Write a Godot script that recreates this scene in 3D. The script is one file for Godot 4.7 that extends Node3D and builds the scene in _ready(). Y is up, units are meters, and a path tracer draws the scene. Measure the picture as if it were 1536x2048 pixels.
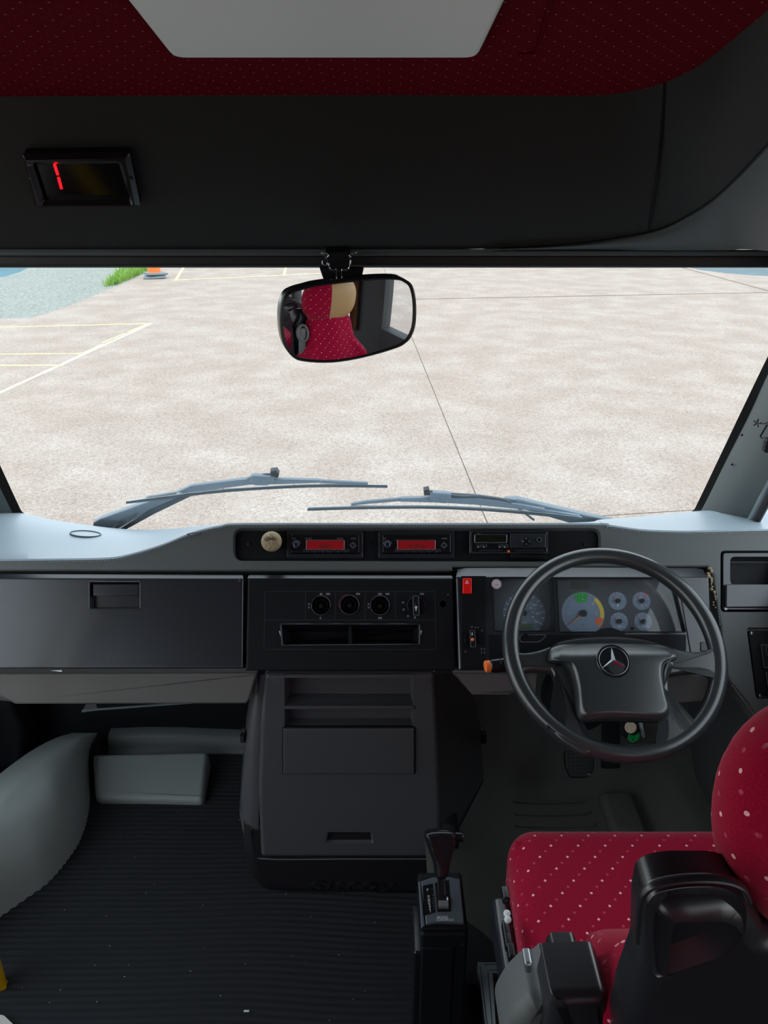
extends Node3D
# The driver's cab of a small bus, looking forward and down over the dashboard. Units metres, y up, -z forward.

const FOCAL := 1536.0            # of the 1536 x 2048 photograph
const EYE := Vector3(0, 1.64, 0)
const TILT := 23.0
var M := {}
var noise_cache := {}
var font: SystemFont
var DF: Transform3D              # plane of the dashboard's face
var WS: Transform3D              # plane of the windscreen
var OP: Transform3D              # plane of the overhead panel
var CF: Transform3D              # plane of the ceiling
var WH: Transform3D              # plane of the steering wheel


class Geo:
	# triangles, counter-clockwise seen from outside
	var v := PackedVector3Array()

	func tri(a: Vector3, b: Vector3, c: Vector3) -> void:
		v.append(a); v.append(b); v.append(c)

	func quad(a: Vector3, b: Vector3, c: Vector3, d: Vector3) -> void:
		tri(a, b, c); tri(a, c, d)

	func add(g: Geo, t := Transform3D()) -> Geo:
		v.append_array(t * g.v)
		return self

	func moved(t: Transform3D) -> Geo:
		var g := Geo.new()
		g.v = t * v
		return g

	func loft(rings: Array, closed := true, cap0 := false, cap1 := false) -> Geo:
		for i in rings.size() - 1:
			var p: PackedVector3Array = rings[i]
			var q: PackedVector3Array = rings[i + 1]
			var n := p.size()
			for j in (n if closed else n - 1):
				var k := (j + 1) % n
				quad(p[j], p[k], q[k], q[j])
		if cap0: cap(rings[0], true)
		if cap1: cap(rings[-1], false)
		return self

	func cap(r: PackedVector3Array, flip := false) -> Geo:
		var n := Vector3()
		for i in range(1, r.size() - 1):
			n += (r[i] - r[0]).cross(r[i + 1] - r[0])
		n = n.normalized()
		var ax := n.cross(Vector3.UP if absf(n.y) < 0.9 else Vector3.RIGHT).normalized()
		var ay := n.cross(ax)
		var flat := PackedVector2Array()
		for p in r: flat.append(Vector2(p.dot(ax), p.dot(ay)))
		var idx := Geometry2D.triangulate_polygon(flat)
		if idx.is_empty():
			for i in range(1, r.size() - 1): idx.append_array([0, i, i + 1])
		for i in range(0, idx.size(), 3):
			var a := r[idx[i]]
			var b := r[idx[i + 1]]
			var c := r[idx[i + 2]]
			if ((b - a).cross(c - a).dot(n) < 0) != flip:
				tri(a, c, b)
			else:
				tri(a, b, c)
		return self

	static func lift(poly: PackedVector2Array, z: float) -> PackedVector3Array:
		var o := PackedVector3Array()
		for p in poly: o.append(Vector3(p.x, p.y, z))
		return o

	static func area(p: PackedVector2Array) -> float:
		var s := 0.0
		for i in p.size(): s += p[i].cross(p[(i + 1) % p.size()])
		return s

	static func ccw(p: PackedVector2Array) -> PackedVector2Array:
		if area(p) < 0:
			p = p.duplicate()
			p.reverse()
		return p

	static func inset(poly: PackedVector2Array, d: float) -> PackedVector2Array:
		var o := PackedVector2Array()
		var n := poly.size()
		for i in n:
			var a := (poly[i] - poly[(i + n - 1) % n]).normalized()
			var b := (poly[(i + 1) % n] - poly[i]).normalized()
			var na := Vector2(-a.y, a.x)
			var nb := Vector2(-b.y, b.x)
			var m := (na + nb).normalized()
			o.append(poly[i] + m * d / maxf(0.45, m.dot(na)))
		return o

	# a flat plate with that outline, its front at z1 and its front edge rounded
	func slab(poly: PackedVector2Array, z0: float, z1: float, bevel := 0.0, back := false) -> Geo:
		poly = ccw(poly)
		var rings := [lift(poly, z0)]
		if bevel > 0.0:
			for k in 4:
				var a := k / 3.0 * PI / 2
				rings.append(lift(inset(poly, bevel * (1 - cos(a))), z1 - bevel + bevel * sin(a)))
		else:
			rings.append(lift(poly, z1))
		return loft(rings, true, back, true)

	# a plate with recesses: holes are [outline, z of the floor or null for none]
	func panel(poly: PackedVector2Array, holes: Array, z0: float, z1: float, bevel := 0.0) -> Geo:
		poly = ccw(poly)
		var rings := [lift(poly, z0)]
		for k in 4:
			var a := k / 3.0 * PI / 2
			rings.append(lift(inset(poly, bevel * (1 - cos(a))), z1 - bevel + bevel * sin(a)))
		loft(rings)
		var pieces := [inset(poly, bevel)]
		for h in holes:
			var hp: PackedVector2Array = ccw(h[0])
			var box := Rect2(hp[0], Vector2())
			for p in hp: box = box.expand(p)
			var mid := box.get_center().y
			var next := []
			for piece in pieces:
				for half in [PackedVector2Array([Vector2(-9, mid), Vector2(9, mid), Vector2(9, 9), Vector2(-9, 9)]), PackedVector2Array([Vector2(-9, -9), Vector2(9, -9), Vector2(9, mid), Vector2(-9, mid)])]:
					for s in Geometry2D.intersect_polygons(piece, half):
						next.append_array(Geometry2D.clip_polygons(s, hp))
			pieces = next
			var zf: float = h[1]
			var lip := [lift(inset(hp, h[2] if h.size() > 2 else 0.002), zf), lift(hp, z1 - 0.0015), lift(inset(hp, -0.0012), z1)]
			for r in lip: r.reverse()
			loft(lip)
			cap(lift(inset(hp, h[2] if h.size() > 2 else 0.002), zf))
		for piece in pieces: cap(lift(ccw(piece), z1))
		return self

	# a ring-shaped plate between two outlines of equal length
	func frame(outer: PackedVector2Array, inner: PackedVector2Array, z0: float, z1: float, bevel := 0.001) -> Geo:
		outer = ccw(outer)
		inner = ccw(inner)
		return loft([lift(outer, z0), lift(outer, z1 - bevel), lift(inset(outer, bevel), z1), lift(inset(inner, -bevel), z1), lift(inner, z1 - bevel), lift(inner, z0)])

	func rbox(at: Vector3, size: Vector3, r: float, n := 2, t := Transform3D()) -> Geo:
		var h := size / 2
		r = minf(r, minf(h.x, minf(h.y, h.z)) * 0.999)
		var core := h - Vector3(r, r, r)
		for ax in 3:
			for s in [-1.0, 1.0]:
				var b := (ax + 1) % 3
				var c := (ax + 2) % 3
				var gb := _steps(h[b], r, n)
				var gc := _steps(h[c], r, n)
				for i in gb.size() - 1:
					for j in gc.size() - 1:
						var q: Array[Vector3] = []
						for k in [[0, 0], [1, 0], [1, 1], [0, 1]]:
							var p := Vector3()
							p[ax] = s * h[ax]
							p[b] = gb[i + k[0]]
							p[c] = gc[j + k[1]]
							var inner := p.clamp(-core, core)
							q.append(t * (at + inner + (p - inner).normalized() * r))
						if s > 0: quad(q[0], q[1], q[2], q[3])
						else: quad(q[3], q[2], q[1], q[0])
		return self

	func _steps(h: float, r: float, n: int) -> PackedFloat32Array:
		var o := PackedFloat32Array()
		for i in n + 1: o.append(-h + r * (1 - tan(PI / 4 * (1 - float(i) / n))))
		for i in n + 1: o.append(h - r * (1 - tan(PI / 4 * float(i) / n)))
		return o

	func tube(path: PackedVector3Array, r, segs := 8, caps := true, closed := false, flatten := 1.0) -> Geo:
		var rings := []
		var n := path.size()
		var up := Vector3()
		for i in n:
			var d := (path[(i + 1) % n] - path[(i + n - 1) % n]) if closed else (path[mini(i + 1, n - 1)] - path[maxi(i - 1, 0)])
			d = d.normalized()
			if up == Vector3(): up = d.cross(Vector3.UP if absf(d.y) < 0.9 else Vector3.RIGHT).normalized()
			up = (up - d * up.dot(d)).normalized()
			var side := d.cross(up)
			var rad: float = r[i] if r is Array or r is PackedFloat32Array else r
			var ring := PackedVector3Array()
			for k in segs:
				var a := TAU * k / segs
				ring.append(path[i] + (up * cos(a) + side * sin(a) * flatten) * rad)
			rings.append(ring)
		if closed: rings.append(rings[0])
		return loft(rings, true, caps and not closed, caps and not closed)

	# profile of (radius, height) turned about z
	func lathe(profile: Array, segs := 24, t := Transform3D()) -> Geo:
		var rings := []
		for p in profile:
			var ring := PackedVector3Array()
			for k in segs:
				var a := TAU * k / segs
				ring.append(t * Vector3(cos(a) * p[0], sin(a) * p[0], p[1]))
			rings.append(ring)
		return loft(rings, true, profile[0][0] > 1e-5, profile[-1][0] > 1e-5)

	func sph(at: Vector3, r: Vector3, seg := 20, t := Transform3D()) -> Geo:
		var rings := []
		for i in seg / 2 + 1:
			var b := -PI / 2 + PI * i / (seg / 2)
			var ring := PackedVector3Array()
			for k in seg:
				var a := TAU * k / seg
				ring.append(t * (at + Vector3(cos(b) * cos(a), cos(b) * sin(a), sin(b)) * r))
			rings.append(ring)
		return loft(rings)

	# rows of points joined into a sheet
	func sheet(rows: Array) -> Geo:
		return loft(rows, false)

	func mesh(deg := 35.0) -> ArrayMesh:
		var n := v.size() / 3
		var keep := PackedVector3Array()
		var fn := PackedVector3Array()
		for f in n:
			var c := (v[f * 3 + 1] - v[f * 3]).cross(v[f * 3 + 2] - v[f * 3])
			if c.length_squared() > 1e-18:
				fn.append(c)
				keep.append(v[f * 3]); keep.append(v[f * 3 + 2]); keep.append(v[f * 3 + 1])
		var at := {}
		var keys: Array[Vector3i] = []
		for i in keep.size():
			var k := Vector3i((keep[i] * 20000.0).round())
			keys.append(k)
			if at.has(k): at[k].append(i / 3)
			else: at[k] = [i / 3]
		var least := cos(deg_to_rad(deg))
		var unit := PackedVector3Array()
		for c in fn: unit.append(c.normalized())
		var normals := PackedVector3Array()
		for i in keep.size():
			var own := unit[i / 3]
			var s := Vector3()
			for f: int in at[keys[i]]:
				if unit[f].dot(own) >= least: s += fn[f]
			normals.append(s.normalized() if s.length_squared() > 0 else own)
		var arrays := []
		arrays.resize(Mesh.ARRAY_MAX)
		arrays[Mesh.ARRAY_VERTEX] = keep
		arrays[Mesh.ARRAY_NORMAL] = normals
		var m := ArrayMesh.new()
		m.add_surface_from_arrays(Mesh.PRIMITIVE_TRIANGLES, arrays)
		return m


# ---------------------------------------------------------------- where things are
func ray(px: float, py: float) -> Vector3:
	var a := deg_to_rad(TILT)
	var v := (1024.0 - py) / FOCAL
	return Vector3((px - 768.0) / FOCAL, v * cos(a) - sin(a), -v * sin(a) - cos(a))

func at_z(px: float, py: float, z: float) -> Vector3:
	var d := ray(px, py)
	return EYE + d * ((z - EYE.z) / d.z)

func at_y(px: float, py: float, y: float) -> Vector3:
	var d := ray(px, py)
	return EYE + d * ((y - EYE.y) / d.y)

func at_x(px: float, py: float, x: float) -> Vector3:
	var d := ray(px, py)
	return EYE + d * ((x - EYE.x) / d.x)

# a frame whose z axis is the normal of a surface that leans back by elev and turns by yaw
func facing(o: Vector3, elev: float, yaw := 0.0) -> Transform3D:
	var e := deg_to_rad(elev)
	var w := deg_to_rad(yaw)
	var n := Vector3(sin(w) * cos(e), sin(e), cos(w) * cos(e))
	var x := Vector3.UP.cross(n).normalized()
	return Transform3D(Basis(x, n.cross(x), n), o)

func hit(fr: Transform3D, px: float, py: float, h := 0.0) -> Vector3:
	var n := fr.basis.z
	var o := fr.origin + n * h
	var d := ray(px, py)
	return fr.affine_inverse() * (EYE + d * ((o - EYE).dot(n) / d.dot(n)))

func world_hit(fr: Transform3D, px: float, py: float, h := 0.0) -> Vector3:
	return fr * hit(fr, px, py, h)

# the same frame, its origin where that line of sight meets it
func moved_to(fr: Transform3D, px: float, py: float, h := 0.0) -> Transform3D:
	return Transform3D(fr.basis, world_hit(fr, px, py, h))

func outline(fr: Transform3D, pts: Array, h := 0.0) -> PackedVector2Array:
	var o := PackedVector2Array()
	for p in pts:
		var q := hit(fr, p[0], p[1], h)
		o.append(Vector2(q.x, q.y))
	return Geo.ccw(o)

func rounded(p: PackedVector2Array, r: float, n := 4) -> PackedVector2Array:
	p = Geo.ccw(p)
	var o := PackedVector2Array()
	var c := p.size()
	for i in c:
		var a := p[(i + c - 1) % c] - p[i]
		var b := p[(i + 1) % c] - p[i]
		var k := minf(r, minf(a.length(), b.length()) * 0.49)
		var p0 := p[i] + a.normalized() * k
		var p2 := p[i] + b.normalized() * k
		for j in n + 1:
			var t := float(j) / n
			o.append(p0.lerp(p[i], t).lerp(p[i].lerp(p2, t), t))
	return o

func boxed(fr: Transform3D, x0: float, y0: float, x1: float, y1: float, r := 0.004, h := 0.0, n := 4) -> PackedVector2Array:
	return rounded(outline(fr, [[x0, y1], [x1, y1], [x1, y0], [x0, y0]], h), r, n)

func circle(c: Vector2, r: float, n := 32, a0 := 0.0, a1 := TAU) -> PackedVector2Array:
	var o := PackedVector2Array()
	for i in n: o.append(c + Vector2.from_angle(a0 + (a1 - a0) * i / n) * r)
	return o

# a smooth curve through the points
func curve(pts: PackedVector3Array, per := 6, closed := false) -> PackedVector3Array:
	var o := PackedVector3Array()
	var n := pts.size()
	for i in (n if closed else n - 1):
		var a := pts[(i + n - 1) % n] if closed else pts[maxi(i - 1, 0)]
		var b := pts[i]
		var c := pts[(i + 1) % n]
		var d := pts[(i + 2) % n] if closed else pts[mini(i + 2, n - 1)]
		for k in per: o.append(b.cubic_interpolate(c, a, d, float(k) / per))
	if not closed: o.append(pts[-1])
	return o

func curve2(pts: PackedVector2Array, per := 4) -> PackedVector2Array:
	var o := PackedVector2Array()
	for p in curve(Geo.lift(pts, 0), per, true): o.append(Vector2(p.x, p.y))
	return o

func v2(p: Vector3) -> Vector2: return Vector2(p.x, p.y)

# ---------------------------------------------------------------- nodes
func tag(o: Node3D, label: String, category := "", group := "", kind := "") -> Node3D:
	if label: o.set_meta("label", label)
	if category: o.set_meta("category", category)
	if group: o.set_meta("group", group)
	if kind: o.set_meta("kind", kind)
	return o

func thing(called: String, label: String, category: String, at: Transform3D, group := "") -> Node3D:
	var o := Node3D.new()
	o.name = called
	add_child(o, true)
	o.transform = at
	tag(o, label, category, group)
	return o

func put(parent: Node3D, called: String, m: Mesh, mat: Material, t := Transform3D()) -> MeshInstance3D:
	var o := MeshInstance3D.new()
	o.name = called
	o.mesh = m
	o.material_override = mat
	o.transform = t
	parent.add_child(o, true)
	return o

# a part whose shape is given in its thing's own frame
func part(parent: Node3D, called: String, g: Geo, mat: Material, deg := 35.0) -> MeshInstance3D:
	return put(parent, called, g.mesh(deg), mat)

# a part whose shape is given in the world
func wpart(parent: Node3D, called: String, g: Geo, mat: Material, deg := 35.0) -> MeshInstance3D:
	return put(parent, called, g.moved(parent.global_transform.affine_inverse()).mesh(deg), mat)

func struct(called: String, label: String, category: String, g: Geo, mat: Material, deg := 35.0) -> MeshInstance3D:
	var o := put(self, called, g.mesh(deg), mat)
	tag(o, label, category, "", "structure")
	return o

# flat print: lines of [text, x, y, cap height, angle, z]
func lettering(parent: Node3D, called: String, lines: Array, mat: Material, bold := false, depth := 0.0005) -> MeshInstance3D:
	var st := SurfaceTool.new()
	for l in lines:
		var tm := TextMesh.new()
		tm.text = l[0]
		tm.font = font
		tm.font_size = 48
		tm.pixel_size = l[3] / (48.0 * 0.714)
		tm.depth = depth
		tm.curve_step = 3.0
		var t := Transform3D(Basis(Vector3.BACK, l[4] if l.size() > 4 else 0.0), Vector3(l[1], l[2], l[5] if l.size() > 5 else 0.0))
		if bold: t.basis = t.basis * Basis.from_scale(Vector3(1.12, 1, 1))
		st.append_from(tm, 0, t)
	return put(parent, called, st.commit(), mat)

# ---------------------------------------------------------------- materials
func noise(kind: String) -> NoiseTexture2D:
	if noise_cache.has(kind): return noise_cache[kind]
	var f := FastNoiseLite.new()
	f.seed = 7
	var t := NoiseTexture2D.new()
	t.width = 512
	t.height = 512
	t.seamless = true
	if kind == "grain":
		f.noise_type = FastNoiseLite.TYPE_CELLULAR
		f.cellular_return_type = FastNoiseLite.RETURN_DISTANCE2_SUB
		f.frequency = 0.06
	elif kind == "pile":
		f.noise_type = FastNoiseLite.TYPE_SIMPLEX
		f.frequency = 0.12
		f.fractal_octaves = 3
	else:
		f.noise_type = FastNoiseLite.TYPE_SIMPLEX
		f.frequency = 0.01
		f.fractal_octaves = 5
	t.noise = f
	noise_cache[kind] = t
	return t

func ramp(base: FastNoiseLite, size: int, colors: Array, stops: Array) -> NoiseTexture2D:
	var g := Gradient.new()
	g.offsets = PackedFloat32Array(stops)
	g.colors = PackedColorArray(colors)
	var t := NoiseTexture2D.new()
	t.width = size
	t.height = size
	t.seamless = true
	t.noise = base
	t.color_ramp = g
	return t

func mat(called: String, c: Color, rough: float, metal := 0.0, bump := "", scale := 20.0, height := 0.03) -> StandardMaterial3D:
	var m := StandardMaterial3D.new()
	m.resource_name = called
	m.albedo_color = c
	m.roughness = rough
	m.metallic = metal
	if bump:
		m.heightmap_enabled = true
		m.heightmap_texture = noise(bump)
		m.heightmap_scale = height
		m.uv1_triplanar = true
		m.uv1_scale = Vector3(scale, scale, scale)
	M[called] = m
	return m

func fabric() -> ImageTexture:
	var n := 256
	var im := Image.create(n, n, false, Image.FORMAT_RGB8)
	var rng := RandomNumberGenerator.new()
	rng.seed = 3
	var fine := FastNoiseLite.new()
	fine.frequency = 0.05
	for y in n:
		for x in n:
			var c := Color(0.62, 0.045, 0.195)
			c = c * (0.86 + 0.2 * rng.randf() + 0.16 * fine.get_noise_2d(x, y))
			for d in [[64, 64, 1.0], [192, 192, 1.0], [0, 128, 0.35], [128, 0, 0.35]]:
				var dx := absf(fposmod(x - d[0] + 128, 256) - 128)
				var dy := absf(fposmod(y - d[1] + 128, 256) - 128)
				if Vector2(dx, dy).length() < 12.0: c = c.lerp(Color(0.95, 0.72, 0.72), d[2])
			im.set_pixel(x, y, c)
	return ImageTexture.create_from_image(im)

func materials() -> void:
	font = SystemFont.new()
	font.font_names = PackedStringArray(["Droid Sans"])
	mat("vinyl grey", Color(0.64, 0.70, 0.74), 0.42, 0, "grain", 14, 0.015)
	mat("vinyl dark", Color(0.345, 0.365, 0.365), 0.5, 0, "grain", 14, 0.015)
	mat("vinyl overhead", Color(0.165, 0.17, 0.165), 0.6, 0, "grain", 14, 0.01)
	mat("vinyl pillar", Color(0.28, 0.315, 0.32), 0.55, 0, "grain", 14, 0.01)
	mat("vinyl floor", Color(0.55, 0.575, 0.57), 0.5, 0, "grain", 9, 0.03)
	mat("panel black", Color(0.15, 0.165, 0.19), 0.25, 0, "grain", 26, 0.006)
	mat("panel grey", Color(0.39, 0.385, 0.38), 0.5, 0, "grain", 26, 0.006)
	mat("console", Color(0.29, 0.29, 0.305), 0.32, 0, "grain", 26, 0.006)
	mat("gloss black", Color(0.09, 0.095, 0.11), 0.22)
	mat("matt black", Color(0.09, 0.095, 0.11), 0.5)
	mat("deep black", Color(0.03, 0.03, 0.036), 0.8)
	mat("rubber", Color(0.085, 0.08, 0.088), 0.5)
	mat("screen black", Color(0.02, 0.02, 0.03), 0.12)
	mat("rim", Color(0.18, 0.195, 0.20), 0.27, 0, "grain", 22, 0.004)
	mat("seat shell", Color(0.12, 0.122, 0.14), 0.3, 0, "grain", 30, 0.006)
	mat("chrome", Color(0.9, 0.92, 0.93), 0.12, 1.0)
	mat("steel", Color(0.55, 0.57, 0.58), 0.3, 1.0)
	mat("aluminium", Color(0.72, 0.76, 0.78), 0.42, 1.0)
	mat("print white", Color(0.85, 0.87, 0.88), 0.6)
	mat("print grey", Color(0.42, 0.45, 0.47), 0.6)
	mat("line grey", Color(0.20, 0.22, 0.23), 0.6)
	mat("cream", Color(0.82, 0.79, 0.70), 0.55)
	mat("orange", Color(1.0, 0.50, 0.24), 0.35)
	mat("dial orange", Color(0.95, 0.62, 0.22), 0.5)
	mat("red plastic", Color(1.0, 0.10, 0.10), 0.3)
	mat("green plastic", Color(0.0, 0.62, 0.30), 0.3)
	mat("dial blue", Color(0.50, 0.58, 0.68), 0.6)
	mat("dial dark", Color(0.24, 0.27, 0.29), 0.55)
	mat("dial green", Color(0.0, 0.68, 0.22), 0.6)
	mat("dial yellow", Color(0.95, 0.82, 0.05), 0.6)
	mat("dial red", Color(0.95, 0.42, 0.22), 0.6)
	mat("lcd green", Color(0.30, 0.36, 0.25), 0.25)
	mat("lcd dim", Color(0.24, 0.26, 0.20), 0.25)
	mat("lamp dim", Color(0.27, 0.22, 0.215), 0.5)
	mat("wiper", Color(0.50, 0.555, 0.60), 0.45)
	mat("wiper dark", Color(0.30, 0.335, 0.365), 0.5)
	mat("wall dark", Color(0.25, 0.255, 0.26), 0.7)
	mat("floor dark", Color(0.08, 0.08, 0.09), 0.9)
	mat("carpet", Color(0.125, 0.135, 0.155), 0.95, 0, "pile", 16, 0.12)
	mat("driver mat", Color(0.36, 0.375, 0.345), 0.75, 0, "pile", 8, 0.03)
	mat("tan ball", Color(0.66, 0.60, 0.47), 0.85, 0, "cloud", 22, 0.25)
	mat("beige cover", Color(0.72, 0.58, 0.40), 0.45)
	mat("yellow pole", Color(0.80, 0.62, 0.03), 0.3)
	mat("ceiling panel", Color(0.86, 0.90, 0.90), 0.5)
	mat("cone orange", Color(0.98, 0.42, 0.10), 0.5)
	mat("cone base", Color(0.45, 0.50, 0.52), 0.7)
	mat("line yellow", Color(0.94, 0.91, 0.58), 0.8)
	mat("line white", Color(0.93, 0.93, 0.86), 0.8)
	mat("grass", Color(0.50, 0.66, 0.26), 0.7)
	mat("joint", Color(0.50, 0.46, 0.43), 0.9)
	mat("mirror", Color(0.93, 0.94, 0.95), 0.0, 1.0)
	mat("cream wall", Color(0.75, 0.74, 0.70), 0.7)
	mat("curtain", Color(0.40, 0.24, 0.14), 0.8)

	var v := mat("velvet", Color.WHITE, 0.9)
	v.albedo_texture = fabric()
	v.uv1_triplanar = true
	v.uv1_triplanar_sharpness = 12.0
	v.uv1_scale = Vector3(20, 20, 20)
	v.rim_enabled = true
	v.metallic_specular = 0.15
	v.rim = 0.25
	v.rim_tint = 1.0
	for k in ["matt black", "deep black", "vinyl overhead"]: M[k].metallic_specular = 0.3
	for k in ["rim", "panel black", "seat shell"]: M[k].metallic_specular = 0.65
	M["velvet ceiling"] = v.duplicate()
	M["velvet ceiling"].rim_enabled = false
	M["velvet ceiling"].albedo_color = Color(0.60, 0.54, 0.54)
	M["velvet ceiling"].uv1_scale = Vector3(28, 28, 28)

	for g in [["glass", Color(0.92, 0.96, 0.97, 0.03)], ["cover glass", Color(0.8, 0.85, 0.9, 0.05)]]:
		var m := mat(g[0], g[1], 0.02)
		m.transparency = BaseMaterial3D.TRANSPARENCY_ALPHA

	var tint := mat("tint", Color(0.10, 0.62, 0.95, 0.6), 0.5)
	tint.transparency = BaseMaterial3D.TRANSPARENCY_ALPHA
	tint.backlight_enabled = true
	tint.backlight = Color(0.38, 0.86, 1.0)
	for l in [["led red", Color(1, 0.02, 0.06), 1.6], ["radio red", Color(0.55, 0.05, 0.08), 0.06]]:
		var m := mat(l[0], l[1], 0.4)
		m.emission_enabled = true
		m.emission = l[1]
		m.emission_energy_multiplier = l[2]

	# worn concrete: broad stains under a fine speckle of pale stones
	var broad := FastNoiseLite.new()
	broad.seed = 11
	broad.frequency = 0.006
	broad.fractal_octaves = 5
	broad.domain_warp_enabled = true
	broad.domain_warp_amplitude = 40
	var speck := FastNoiseLite.new()
	speck.seed = 5
	speck.noise_type = FastNoiseLite.TYPE_CELLULAR
	speck.cellular_return_type = FastNoiseLite.RETURN_CELL_VALUE
	speck.frequency = 0.16
	var con := mat("concrete", Color.WHITE, 0.9)
	con.albedo_texture = ramp(broad, 1024, [Color(0.665, 0.605, 0.56), Color(0.695, 0.64, 0.60), Color(0.735, 0.69, 0.655)], [0.1, 0.5, 0.9])
	con.uv1_triplanar = true
	con.uv1_world_triplanar = true
	con.uv1_scale = Vector3(0.16, 0.16, 0.16)
	con.detail_enabled = true
	con.detail_blend_mode = BaseMaterial3D.BLEND_MODE_MUL
	con.detail_albedo = ramp(speck, 1024, [Color(0.70, 0.66, 0.635), Color(0.88, 0.86, 0.84), Color(1, 1, 1)], [0.0, 0.4, 0.9])
	con.detail_uv_layer = BaseMaterial3D.DETAIL_UV_2
	con.uv2_triplanar = true
	con.uv2_world_triplanar = true
	con.uv2_scale = Vector3(0.42, 0.42, 0.42)
	var asp := mat("asphalt", Color.WHITE, 0.9)
	asp.albedo_texture = ramp(speck, 512, [Color(0.40, 0.42, 0.395), Color(0.53, 0.55, 0.52), Color(0.72, 0.73, 0.70)], [0.0, 0.6, 1.0])
	asp.uv1_triplanar = true
	asp.uv1_world_triplanar = true
	asp.uv1_scale = Vector3(0.35, 0.35, 0.35)


# ---------------------------------------------------------------- the scene
func _ready() -> void:
	var cam := Camera3D.new()
	cam.name = "camera"
	cam.fov = rad_to_deg(2 * atan(1024.0 / FOCAL))
	cam.near = 0.02
	cam.far = 300
	cam.position = EYE
	cam.rotation_degrees = Vector3(-TILT, 0, 0)
	add_child(cam)
	cam.current = true
	var sky := ProceduralSkyMaterial.new()      # a bright overcast day
	sky.sky_top_color = Color(0.86, 0.915, 0.95)
	sky.sky_horizon_color = Color(0.95, 0.965, 0.97)
	sky.ground_bottom_color = Color(0.75, 0.72, 0.69)
	sky.ground_horizon_color = Color(0.80, 0.78, 0.76)
	sky.sky_energy_multiplier = 1.0
	var env := Environment.new()
	env.background_mode = Environment.BG_SKY
	env.sky = Sky.new()
	env.sky.sky_material = sky
	env.tonemap_mode = Environment.TONE_MAPPER_LINEAR
	env.tonemap_exposure = 2.95
	env.sdfgi_enabled = true
	env.ssao_enabled = true
	env.ssil_enabled = true
	var we := WorldEnvironment.new()
	we.name = "world_environment"
	we.environment = env
	add_child(we)

	materials()
	DF = facing(at_z(768, 1244, -1.48), 35.0)
	WS = facing(Vector3(0, 0.82, -1.87), -14.4)
	OP = facing(Vector3(0, 1.519, -1.66), -31.3)
	CF = facing(Vector3(0, 1.782, -1.5), -79.24)
	WH = facing(EYE + ray(1227.2, 1297) * 1.56, 52.0)
	yard()
	shell()
	overhead()
	windscreen()
	dashboard()
	glovebox()
	heater()
	cluster()
	steering()
	console()
	footwells()
	selector()
	seat()
	mirror()


# a flat piece of ground between y0 and y1 from a plan of (x, z)
func plan(poly: PackedVector2Array, y0: float, y1: float) -> Geo:
	var t := Transform3D(Basis(Vector3.RIGHT, Vector3(0, 0, -1), Vector3.UP), Vector3())
	var p := PackedVector2Array()
	for q in poly: p.append(Vector2(q.x, -q.y))
	return Geo.new().slab(p, y0, y1).moved(t)

func on_ground(px: float, py: float) -> Vector2:
	var p := at_y(px, py, -0.6)
	return Vector2(p.x, p.z)

func strip(a: Vector2, b: Vector2, w: float) -> PackedVector2Array:
	var s := (b - a).normalized().orthogonal() * w / 2
	return PackedVector2Array([a - s, b - s, b + s, a + s])

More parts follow.
